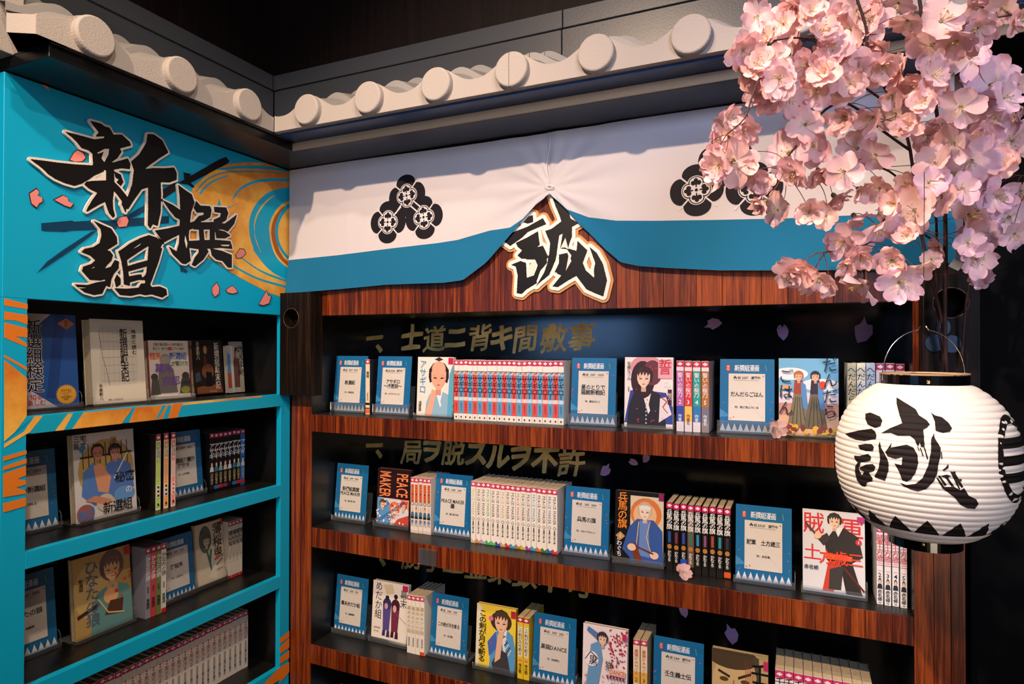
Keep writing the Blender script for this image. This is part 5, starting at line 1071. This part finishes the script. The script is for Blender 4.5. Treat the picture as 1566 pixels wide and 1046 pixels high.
main_item('c', -.545, -.420, 1.688, 2, '#e8d8d8', a_blossom, 'white comic cover scattered with red blossoms, third wood shelf', H=.182)
main_item('p', -.350, -.222, 1.684, 2, 'rightmost blue title placard, third wood shelf', ['壬生義士伝'], "2014’連載中", 'ながやす巧')
main_item('c', -.200, -.068, 1.676, 2, '#a89060', a_grim, 'tan comic cover with a stern close-up face, third wood shelf', H=.186)
main_item('p', -1.405, -1.277, 1.704, 3, 'blue title placard on the lowest wood shelf in view', ['新選組'], "2015’2016", '作者')
def left_item(kind, y0, y1, x, zi, *a, **k):
    cy = (y0+y1)/2; W = y1-y0; z = LT[zi]
    if kind == 'p':
        placard(x, cy, z, RZ, a[0], *a[1:], zi, -.10, W, k.get('H', .190)); stand(x, cy, z, RZ, W+.008, 'clear stand under the '+a[0], .016)
    else:
        cover_book(x, cy, z+.0026, RZ, W, k.get('H', .182), k.get('T', .016), a[0], a[1], a[2], k.get('tilt', -.09), 'right', k.get('sp'))
        if k.get('st', True): stand(x, cy, z, RZ, W+.006, 'clear stand under the '+a[2], .014, T=k.get('T', .016))
left_item('c', .832, 1.000, -1.625, 1, '#2656a0', a_guide, 'blue guidebook cover with a yellow starburst, top blue shelf', H=.225, T=.02)
left_item('c', 1.018, 1.160, -1.600, 1, '#cfc4b2', a_cream, 'plain cream book cover with faint map grid, top blue shelf', H=.216, T=.03)
left_item('c', 1.182, 1.318, -1.620, 1, '#702840', a_map, 'busy book cover with purple and orange titles, top blue shelf', H=.165, T=.014)
left_item('c', 1.358, 1.468, -1.660, 1, '#3a2418', a_brown, 'dark brown paperback with white vertical title, blue bookcase', H=.168, T=.022, st=False)
left_item('c', 1.476, 1.500, -1.650, 1, '#b0a8a4', a_hawk, 'narrow blue and red paperback strip beside the dark brown paperback', H=.152, T=.014, st=False)
left_item('c', 1.502, 1.545, -1.655, 1, '#b8aca0', a_sword, 'grey paperback with a black vertical title at the right end, top blue shelf', H=.165, T=.014, st=False)
left_item('p', .835, .968, -1.650, 2, 'blue title placard at the far left, second blue shelf', ['秘密の新選組'], "2005’2009", '三宅乱丈')
left_item('c', .988, 1.146, -1.615, 2, '#b8aca0', a_bath, 'white comic cover of two blue robed men inside an oval', H=.218, T=.02, sp='#1c1414')
left_item('p', 1.246, 1.376, -1.640, 2, 'blue title placard left of the black comics, second blue shelf', ['新選組刃義抄', 'アサギ'], "2009’2013", '山村竜也')
left_item('p', .835, .968, -1.650, 3, 'blue title placard at the far left, third blue shelf', ['ひなたの狼'], "2004’2006", '斎藤岬')
left_item('c', .992, 1.140, -1.620, 3, '#8a7048', a_amber, 'amber comic cover with a brown haired figure and grey title', H=.200, T=.016)
left_item('p', 1.232, 1.350, -1.640, 3, 'blue title placard right of the mixed comics, third blue shelf', ['薄桜鬼'], "2010’2017", '二宮サチ', H=.180)
left_item('c', 1.362, 1.462, -1.645, 3, '#c8b498', a_sketch, 'beige comic cover with a pale sketched figure, third blue shelf', H=.188, T=.014)

# clear ticket holder on the second shelf edge
th = empty('ticket_holder', (-.985, 1.597, S[1]-.03)); tag(th, 'empty clear ticket holder on the second wood shelf edge', 'ticket holder')
q = MB(); q.box(-.030, .030, -.0028, -.0020, -.026, .020); q.build('clear_pocket', CLEAR, th)
q = MB(); q.box(-.030, .030, -.0045, -.0028, -.027, -.024); q.build('lower_lip', CLEAR, th)

# =================================================================== PAPER LANTERN
LCx, LCy, LCz = 0.181, 1.180, -0.168
ln = tag(empty('paper_lantern', (LCx, LCy, LCz)), 'round white ribbed paper lantern with black brush character, hanging at right', 'lantern')
NR = 26; ZT, ZB = .113, -.120
def lr(z):
    t = (z-(-.004))/.132; return .1245*(max(0.0, 1-abs(t)**2.35))**.5
def shade_prof():
    pts = []; n = NR*6
    for i in range(n+1):
        z = ZB+(ZT-ZB)*i/n; base = lr(z); ph = (i/6) % 1.0; pts.append((base-.0017*(1-math.sin(PI*ph)**0.7 if 0 < ph < 1 else 1)+.0006, z))
    return pts
prof = shade_prof(); q = MB(); q.lathe(prof, n=120); shade = q.build('paper_shade', SHADE, ln, True)
bvh = BVHTree.FromPolygons([Vector(v) for v in q.v], q.f)
q = MB()
for i in range(NR+1):
    z = ZB+(ZT-ZB)*i/NR; r_ = lr(z)-.0026; q.tube([(r_*math.cos(a), r_*math.sin(a), z) for a in [2*PI*k/40 for k in range(41)]], .0006, 4, cap=False)
q.build('bamboo_ribs', mat('bamboo', '#b89a6a', .6), ln, True)
def ring(z0, z1, r_, nm):
    q = MB(); q.lathe([(r_-.003, z0), (r_, z0), (r_, z1), (r_-.003, z1)], n=72, closed=True); return q.build(nm, LACQ, ln, True)
r_top = ring(.110, .129, .0605, 'top_ring'); r_bot = ring(-.138, -.118, .0505, 'bottom_ring')
for o_ in (r_top, r_bot):
    o_.data.polygons.foreach_set('use_smooth', [False]*len(o_.data.polygons))
q = MB(); q.lathe([(.0562, .1275), (.0605, .1275), (.0605, .1300), (.0562, .1300)], n=72, closed=True); q.build('ring_rim', mat('tan_rim', '#c8a47c', .5), ln)
vdir = Vector((-LCx, -LCy, 0)).normalized(); vperp = Vector((-vdir.y, vdir.x, 0))
def stud(r_, z, a):
    d = (vdir*math.cos(a)+vperp*math.sin(a)); q = MB(); N_ = 12
    u = d.cross(Vector((0, 0, 1))).normalized(); w_ = Vector((0, 0, 1)); c = d*r_+Vector((0, 0, z)); prev = [c+(u*math.cos(2*PI*i/N_)+w_*math.sin(2*PI*i/N_))*.0030 for i in range(N_)]
    for rr, h in ((.0026, .0012), (.0014, .0020), (.0, .0023)):
        cur = [c+d*h+(u*math.cos(2*PI*i/N_)+w_*math.sin(2*PI*i/N_))*rr for i in range(N_)]
        for i in range(N_): q.poly([prev[i-1], prev[i], cur[i], cur[i-1]])
        prev = cur
    q.build('brass_stud', BRASS, ln, True)
stud(.0605, .1185, .10); stud(.0505, -.127, -.02)
for s_ in (.10+PI, ): stud(.0605, .1185, s_)
# wire handle
ax = Vector((math.cos(.35), math.sin(.35), 0)); hp = []
for i in range(25):
    t = i/24; a = PI*(1-t); hp.append(ax*(.0625*math.cos(a)*1.0)+Vector((0, 0, .118+.080*math.sin(a)**.85)))
left = [p for p in hp[:12]]+[ax*(-.004)+Vector((0, 0, .2035))]; right = [ax*(.004)+Vector((0, 0, .2035))]+hp[13:]
for part in (left, right):
    q = MB(); q.tube(part, .0008, 6); q.build('wire_handle', METAL, ln, True)
q = MB(); q.tube([(0, 0, .2025), (0.001, .002, .26), (.002, .004, .33), (.004, .010, .45)], .0006, 6); q.build('hanging_line', mat('dark_line', '#101012', .6), ln, True)
q = MB(); q.lathe([(.004, -.02), (.012, -.015), (.016, 0), (.014, .015), (.007, .03), (.007, .045), (.0, .045)], n=16); q.build('bulb', mat('frosted_bulb', '#d8d4cc', .4), ln, True)
# brush character and markings laid on the ribbed surface
def on_lantern(px, py):
    d = Vector(ray(px, py)).normalized(); o_ = Vector((-LCx, -LCy, -LCz)); h = bvh.ray_cast(o_, d)
    if h[0] is None: return None
    return h[0], h[1]
def ldecal(polys, ox, oy, s, name, step=1.4):
    mb = MB()
    for pts in polys:
        bm = bmesh.new()
        try: bm.faces.new([bm.verts.new((ox+x/s, oy+y/s, 0)) for x, y in pts])
        except Exception: continue
        us = [v.co.x for v in bm.verts]; vs_ = [v.co.y for v in bm.verts]
        for axn, lo, hi in ((0, min(us), max(us)), (1, min(vs_), max(vs_))):
            st = step*2 if axn == 0 else step; k = lo+st
            while k < hi-.3:
                co = Vector((0, 0, 0)); co[axn] = k; no = Vector((0, 0, 0)); no[axn] = 1
                bmesh.ops.bisect_plane(bm, geom=bm.verts[:]+bm.edges[:]+bm.faces[:], plane_co=co, plane_no=no); k += st
        bmesh.ops.triangulate(bm, faces=bm.faces[:]); bm.verts.index_update(); V_ = []; ok = True
        for v in bm.verts:
            h = on_lantern(v.co.x, v.co.y)
            if h is None: V_.append(None); continue
            n_ = h[1] if h[1].dot(h[0]) > 0 else -h[1]; rd = Vector((h[0].x, h[0].y, h[0].z*.6)).normalized(); V_.append(h[0]+rd*.0008)
        good = [[v.index for v in f.verts] for f in bm.faces if all(V_[v.index] is not None for v in f.verts)]
        mb.tris([v if v is not None else (0, 0, 0) for v in V_], good, lin('#1c1414')); bm.free()
    return mb.build(name, INK, ln, True)
K1 = [[(255, 190), (300, 180), (385, 215), (405, 250), (390, 300), (340, 318), (275, 285), (255, 240)],
      [(75, 368), (190, 340), (310, 322), (340, 345), (355, 385), (345, 415), (250, 432), (170, 420), (110, 395)],
      [(190, 468), (250, 458), (310, 460), (332, 485), (320, 520), (260, 522), (205, 505)],
      [(155, 560), (200, 565), (280, 545), (308, 575), (300, 605), (230, 622), (180, 618), (160, 590)],
      [(190, 618), (215, 622), (200, 665), (202, 690), (225, 735), (245, 705), (205, 685), (205, 668), (260, 640), (320, 635), (345, 660), (330, 700), (285, 712), (320, 760), (315, 790), (270, 800), (255, 838), (220, 830), (180, 780), (163, 710), (165, 655)],
      [(382, 430), (395, 490), (440, 570), (460, 620), (460, 690), (430, 785), (340, 755), (335, 745), (370, 680), (385, 590), (370, 480)],
      [(530, 45), (620, 100), (700, 150), (730, 205), (800, 250), (825, 285), (800, 315), (765, 332), (772, 380), (775, 430), (780, 490), (745, 485), (735, 440), (725, 480), (710, 470), (690, 420), (650, 385), (540, 385), (480, 360), (395, 362), (470, 320), (580, 275), (555, 200), (530, 100)],
      [(735, 492), (745, 492), (770, 560), (760, 570)], [(770, 490), (782, 492), (812, 590), (800, 600)], [(712, 480), (722, 484), (735, 520), (728, 524)],
      [(430, 530), (465, 482), (490, 440), (478, 492), (560, 475), (620, 463), (680, 490), (715, 550), (722, 630), (700, 710), (660, 770), (620, 795), (580, 780), (550, 700), (510, 630), (575, 645), (582, 575), (520, 590), (450, 568)],
      [(862, 360), (865, 400), (920, 490), (920, 560), (900, 640), (890, 720), (860, 790), (790, 860), (720, 878), (650, 860), (590, 830), (560, 800), (620, 822), (700, 810), (760, 760), (810, 650), (835, 520), (835, 420)],
      [(835, 180), (870, 205), (930, 220), (990, 270), (1022, 320), (1000, 350), (940, 362), (875, 340), (868, 260)]]
ldecal(K1, 1280, 600, 5.81, 'brush_character')
K2 = [[(398, 612), (412, 612), (455, 672), (520, 672), (560, 695), (585, 680), (615, 730), (665, 755), (680, 785), (655, 820), (605, 814), (560, 792), (520, 742), (440, 682)], [(410, 600), (424, 596), (470, 660), (455, 668)], [(450, 600), (466, 594), (520, 670), (500, 670)], [(490, 570), (510, 572), (560, 690), (548, 688)], [(510, 600), (528, 585), (580, 672), (566, 680)], [(440, 560), (460, 545), (480, 520), (482, 545), (450, 568)], [(425, 600), (470, 590), (500, 600), (470, 615)], [(505, 575), (525, 568), (530, 590), (515, 595)], [(545, 620), (570, 620), (565, 640)], [(430, 440), (437, 440), (440, 485), (434, 490)]]
ldecal(K2, 1340, 590, 4.358, 'brush_tail')
# row of black triangles round the foot of the shade
mb = MB(); NT = 17
for k in range(NT):
    a0 = 2*PI*k/NT+.16; da = 2*PI/NT*.5
    rows = 7
    def sp_(a, z):
        h = bvh.ray_cast(Vector((math.cos(a)*.3, math.sin(a)*.3, z)), Vector((-math.cos(a), -math.sin(a), 0)))
        r_ = (math.hypot(h[0].x, h[0].y) if h[0] else lr(z))+.0007; return (r_*math.cos(a), r_*math.sin(a), z)
    for j in range(rows):
        z0, z1 = -.101+.024*j/rows, -.101+.024*(j+1)/rows; w0, w1 = da*(1-j/rows)*.94, da*(1-(j+1)/rows)*.94
        for m_ in range(6):
            u0, u1 = -1+2*m_/6, -1+2*(m_+1)/6; mb.poly([sp_(a0+w0*u0, z0), sp_(a0+w0*u1, z0), sp_(a0+w1*u1, z1), sp_(a0+w1*u0, z1)], lin('#1a1614'))
mb.build('triangle_band', INK, ln)
# crest at the right side of the lantern: oval ring with bars
mb = MB(); ca = math.atan2(vperp.y, vperp.x)
ca = math.atan2(-LCy, -LCx)+1.16; czz = .012; RZ_ = .062; RA = .40
def el(t, k): return (ca+RA*k*math.cos(t), czz+RZ_*k*math.sin(t))
for i in range(48):
    t0_, t1_ = 2*PI*i/48, 2*PI*(i+1)/48; mb.poly([sp_(*el(t0_, 1)), sp_(*el(t1_, 1)), sp_(*el(t1_, .80)), sp_(*el(t0_, .80))], lin('#14110f'))
for zc_, hh in ((.034, .007), (.010, .007), (-.014, .007)):
    for j in range(4):
        z0, z1 = czz-.010+zc_-hh+j*hh/2, czz-.010+zc_-hh+(j+1)*hh/2; wv = RA*.84*math.sqrt(max(0, 1-((z0-czz)/RZ_)**2))
        for m_ in range(8): a0, a1 = ca-wv+2*wv*m_/8, ca-wv+2*wv*(m_+1)/8; mb.poly([sp_(a0, z0), sp_(a1, z0), sp_(a1, z1), sp_(a0, z1)], lin('#14110f'))
mb.build('side_crest', INK, ln)

# =================================================================== CHERRY BLOSSOM SPRAY
def blossom_mesh(seed, openness, double, hue):
    g = random.Random(seed); q = MB(); layers = 2 if double else 1
    base = np.array(lin('#f2c0ba'))*(1-hue)+np.array(lin('#e4bcd2'))*hue; deep = np.array(lin('#e89a92'))*(1-hue)+np.array(lin('#d49cc0'))*hue; pale = np.array(lin('#fff0e4'))
    for L_ in range(layers):
        for k in range(5):
            a = 2*PI*k/5+L_*PI/5+g.uniform(-.12, .12); ln_ = g.uniform(.82, 1.15)*(1 if L_ == 0 else .78); wd = g.uniform(.33, .46)*(1 if L_ == 0 else .85); op = openness+g.uniform(-.35, .3)+L_*.35
            tw = g.uniform(-.9, .9); NU, NV = 6, 5; G = []
            for i in range(NU+1):
                t = i/NU; w_ = wd*math.sin(PI*(t**1.25*.78+.05))**.8; row = []
                for j in range(NV):
                    s_ = -1+2*j/(NV-1); notch = .15*(1-abs(s_))**1.5 if t > .85 else 0
                    rr = (t*ln_*(1-.13*abs(s_)**2*t)-notch); lat = s_*w_
                    lift = rr*math.sin(op)*(1-.45*t)+.12*s_*s_*t+tw*s_*t*.22+.07*math.sin(5*s_+5*t+seed+k)*t*t
                    rad = rr*math.cos(op*.85); x_ = rad*math.cos(a)-lat*math.sin(a); y_ = rad*math.sin(a)+lat*math.cos(a); row.append((x_, y_, lift+.03*L_))
                G.append(row)
            for i in range(NU):
                t = (i+.5)/NU; c = (pale*(1-t)**1.5*.6+deep*.25*(1-t)+base*t)/((1-t)**1.5*.6+.25*(1-t)+t) if t < .6 else base*1.02
                for j in range(NV-1): q.poly([G[i][j], G[i][j+1], G[i+1][j+1], G[i+1][j]], tuple(np.minimum(c, 1)))
    for k in range(10):
        a = g.uniform(0, 2*PI); r_ = g.uniform(.10, .26); h = g.uniform(.28, .42); q.tube([(0, 0, .02), (r_*.6*math.cos(a), r_*.6*math.sin(a), h*.6), (r_*math.cos(a), r_*math.sin(a), h)], .010, 3, lin('#f3e2c0'), 0); p = Vector((r_*math.cos(a), r_*math.sin(a), h)); q.box(p.x-.02, p.x+.02, p.y-.02, p.y+.02, p.z-.02, p.z+.02, lin('#e0c070'))
    me = q.mesh('blossom', PETAL, True)
    bm = bmesh.new(); bm.from_mesh(me); bmesh.ops.remove_doubles(bm, verts=bm.verts[:], dist=.0005); bm.to_mesh(me); bm.free()
    return me
BM = [blossom_mesh(i, [.15, .45, .8, .3, 1.05, .65, .05, .5, .9, .25][i], i in (0, 2, 3, 5, 8), 0.0 if i % 3 else .3) for i in range(10)]
BMcool = [blossom_mesh(20+i, [.15, .5, .3, .7][i], i == 1, 0.8) for i in range(4)]
def calyx_mesh():
    q = MB(); q.lathe([(.0, -.12), (.06, -.10), (.09, 0), (.05, .05)], n=8); return q.mesh('calyx', mat('green_brown_calyx', '#6a5a2a', .6), True)
CAL = calyx_mesh()
FL = """1088 222 50;1106 262 56;1134 236 52;1098 250 50;1122 195 48;1226 408 48;1252 425 44;1180 150 50;1220 160 50;1157 25 42;1136 75 50;1163 98 52;1128 105 48;1176 62 44;1198 38 46;1215 10 50;1240 20 48;1256 50 54;1272 25 46;1210 82 54;1233 98 48;1190 122 52;1164 138 46;1205 148 48;1276 78 50;1300 45 56;1312 14 50;1332 32 54;1348 8 44;1262 112 50;1250 138 46;1282 140 46;1318 108 52;1300 128 50;1350 100 48;1345 72 44;1374 6 40;1388 32 48;1404 60 46;1440 34 62;1466 60 60;1424 70 54;1496 40 52;1504 8 50;1532 12 46;1554 28 44;1482 88 50;1376 112 52;1396 132 44;1424 118 52;1452 116 46;1514 132 62;1500 156 50;1536 150 46;1556 185 36;1468 162 50;1490 182 46;1440 190 48;1420 205 52;1458 218 50;1502 212 54;1484 246 58;1546 215 62;1530 252 50;1558 290 44;1112 182 44;1140 200 42;1092 240 46;1120 246 60;1144 264 46;1166 282 42;1170 308 42;1190 322 46;1232 190 44;1206 234 56;1244 226 54;1216 262 48;1250 262 46;1238 322 50;1262 332 40;1276 302 50;1290 262 46;1310 226 46;1340 236 42;1294 180 54;1336 180 52;1370 176 48;1392 192 42;1312 290 44;1344 286 46;1308 332 52;1340 346 58;1290 366 48;1316 388 44;1360 342 46;1372 310 46;1400 322 62;1438 302 52;1480 330 62;1520 300 56;1542 332 52;1506 356 48;1552 358 44;1388 362 42;1364 398 56;1320 432 62;1214 418 50;1238 432 40;1266 436 36;1296 402 36;1376 430 58;1402 412 44;1494 396 50;1480 374 40;1502 420 34;1440 376 36;1424 396 30;1430 250 46;1398 282 48;1420 280 44;1470 290 44;1450 262 46;1556 130 30;1365 145 44;1225 125 44;1185 90 40;1290 88 40;1150 118 44;1500 270 44;1408 160 44;1520 180 40"""
FL = [tuple(map(float, a.split())) for a in FL.split(';')]
cher = tag(empty('cherry_blossom_spray', (0.27, 1.32, -0.05)), 'artificial pink cherry blossom branches hanging above the paper lantern', 'blossom branch'); chl = cher.location
g = random.Random(5)
def DP(px, py, d): return Vector(depth(px, py, d if d < 1.2 else 1.2+(d-1.2)*.45))
BR = [("main_stem", [(1458, 640, 1.36), (1447, 560, 1.34), (1445, 470, 1.32), (1446, 380, 1.28), (1444, 300, 1.24), (1436, 200, 1.18), (1420, 90, 1.12), (1400, -40, 1.08)], .0042, .003),
      ("stem", [(1450, 600, 1.36), (1442, 500, 1.34), (1418, 400, 1.28), (1402, 320, 1.24), (1392, 230, 1.18), (1372, 170, 1.14), (1330, 90, 1.08), (1324, 40, 1.06), (1300, -30, 1.04)], .0035, .0024),
      ("stem", [(1452, 600, 1.37), (1433, 480, 1.35), (1432, 340, 1.30), (1420, 290, 1.24)], .0028, .002),
      ("stem", [(1470, 560, 1.37), (1476, 480, 1.34), (1482, 420, 1.30), (1479, 330, 1.26), (1470, 200, 1.20), (1480, 100, 1.14)], .0026, .002),
      ("branch", [(1392, 230, 1.18), (1350, 200, 1.14), (1300, 160, 1.10), (1262, 168, 1.06), (1226, 214, 1.03), (1200, 246, 1.01), (1197, 262, 1.01)], .0026, .0014),
      ("branch", [(1402, 320, 1.24), (1388, 290, 1.20), (1360, 262, 1.16), (1325, 254, 1.13), (1290, 258, 1.10), (1262, 268, 1.08), (1246, 274, 1.07)], .0022, .0012),
      ("branch", [(1372, 170, 1.14), (1300, 120, 1.08), (1230, 100, 1.02), (1190, 95, 1.0), (1160, 125, .98), (1148, 155, .97), (1138, 182, .97), (1112, 205, .97)], .0022, .0011),
      ("branch", [(1330, 90, 1.08), (1270, 70, 1.04), (1220, 58, 1.01), (1180, 62, .99), (1150, 55, .98)], .0018, .001),
      ("branch", [(1446, 380, 1.28), (1400, 350, 1.18), (1360, 330, 1.10), (1330, 370, 1.05), (1300, 380, 1.04), (1258, 386, 1.03)], .0022, .0011),
      ("branch", [(1470, 200, 1.20), (1500, 170, 1.16), (1540, 170, 1.14), (1600, 160, 1.12)], .002, .0012),
      ("branch", [(1479, 330, 1.26), (1510, 290, 1.18), (1540, 270, 1.14), (1600, 270, 1.1)], .002, .0012),
      ("branch", [(1420, 90, 1.12), (1460, 50, 1.08), (1510, 30, 1.05), (1570, 20, 1.04)], .002, .0012)]
samp = []
for nm, pts, r0, r1 in BR:
    P_ = [DP(*p)-chl for p in pts]; S_ = []
    for i in range(len(P_)-1):
        p0 = P_[max(i-1, 0)]; p1 = P_[i]; p2 = P_[i+1]; p3 = P_[min(i+2, len(P_)-1)]
        for t in (0, .25, .5, .75): S_.append(.5*((2*p1)+(p2-p0)*t+(2*p0-5*p1+4*p2-p3)*t*t+(3*p1-p0-3*p2+p3)*t**3))
    S_.append(P_[-1]); samp += S_[4:]
    q = MB(); q.tube(S_, r0, 8, r1=r1); q.build(nm, BARK, cher, True)
for i, (px, py, sz) in enumerate(FL):
    near = 1.0+(.12 if py > 170 else .04)*max(0, min(1, (px-1150)/350))+g.uniform(-.05, .05)
    if 1280 < px < 1420 and 360 < py: near = 1.02
    P_ = DP(px+g.uniform(-2, 2), py+g.uniform(-2, 2), near)-chl; R_ = sz*near/972*.70
    down = Vector((g.uniform(-.9, .7), g.uniform(-.7, .3), g.uniform(-1.1, .2))); nrm = (Vector((-.2, -1.0, 0))*g.uniform(.1, 1.0)+down*g.uniform(.5, 1.2)).normalized()
    if px < 1300 and py > 400: nrm = Vector((g.uniform(-.5, .3), -.75, -.7)).normalized()
    cool_lit = (px > 1470 and py > 80 and g.random() < .75) or (py > 230 and px > 1280 and g.random() < .35)  # right and lower blossoms take lavender petals, cool dim light put into colour
    me = g.choice(BMcool) if cool_lit else g.choice(BM)
    if px < 1300 and py > 400: me = BM[g.choice((4, 8, 2))]
    o = link('blossom', me, cher, P_); o.rotation_mode = 'QUATERNION'; o.rotation_quaternion = nrm.to_track_quat('Z', 'Y') @ Matrix.Rotation(g.uniform(0, 6.28), 3, 'Z').to_quaternion(); o.scale = (R_,)*3
    c = link('calyx', CAL, o); c.location = (0, 0, -.02); c.scale = (1.3, 1.3, 1.3)
    bs = min(samp, key=lambda s_: (s_-P_).length+.3*max(0, P_.z-s_.z)); q = MB(); back_ = P_-nrm*R_*.12; ctrl = (bs+back_)/2-nrm*min(.02, (bs-P_).length*.3)+Vector((0, 0, .006))
    q.tube([bs*(1-t)**2+ctrl*2*t*(1-t)+back_*t*t for t in [k/7 for k in range(8)]], .0008, 5, r1=.0006); q.build('twig', STEM, cher, True)
def leaf(px, py, d, L_, W_, rz_, tilt):
    q = MB(); n = 8
    for i in range(n):
        t0_, t1_ = i/n, (i+1)/n; w0, w1 = W_*math.sin(PI*t0_)**.8, W_*math.sin(PI*t1_)**.8
        for s_ in (1, -1): q.poly([(L_*t0_, 0, 0), (L_*t1_, 0, 0), (L_*t1_, s_*w1, .25*w1), (L_*t0_, s_*w0, .25*w0)])
    o = q.build('leaf', LEAF, cher, True); o.location = DP(px, py, d)-chl; o.rotation_euler = (tilt, rz_, .4)
for a in [(1165, 78, 1.0, .028, .008, 1.2, 1.2), (1462, 384, 1.12, .045, .007, -.1, 1.0), (1455, 264, 1.1, .02, .006, 0, 1.2), (1362, 200, 1.1, .018, .006, .8, 1.3), (1410, 226, 1.12, .014, .005, .2, 1.3), (1396, 150, 1.12, .022, .007, .6, 1.2)]: leaf(*a)
q = MB(); q.box(-.010, .010, -.0004, .0004, -.008, .008, lin('#c8c4b8')); o = q.build('paper_tag', PRINT, cher); o.location = DP(1462, 405, 1.24)-chl; o.rotation_euler = (.3, .5, .3)
# fallen blossoms on the shelves
for x, y, z, lab, r_ in [(-.045, 1.616, S[0]+.026, 'pale fallen blossom at the shelf edge below the blue sky cover', .026), (-.262, 1.625, S[1]+.018, 'pale fallen blossom in front of the black comics on the second wood shelf', .024)]:
    o = link('fallen_blossom', BM[1], None, (x, y, z), (math.radians(100 if z > -.3 else 60), .3, .5)); o.scale = (r_,)*3; tag(o, lab, 'blossom', None)
    c = link('calyx', CAL, o); c.location = (0, 0, -.02)

bpy.data.objects.remove(_to)
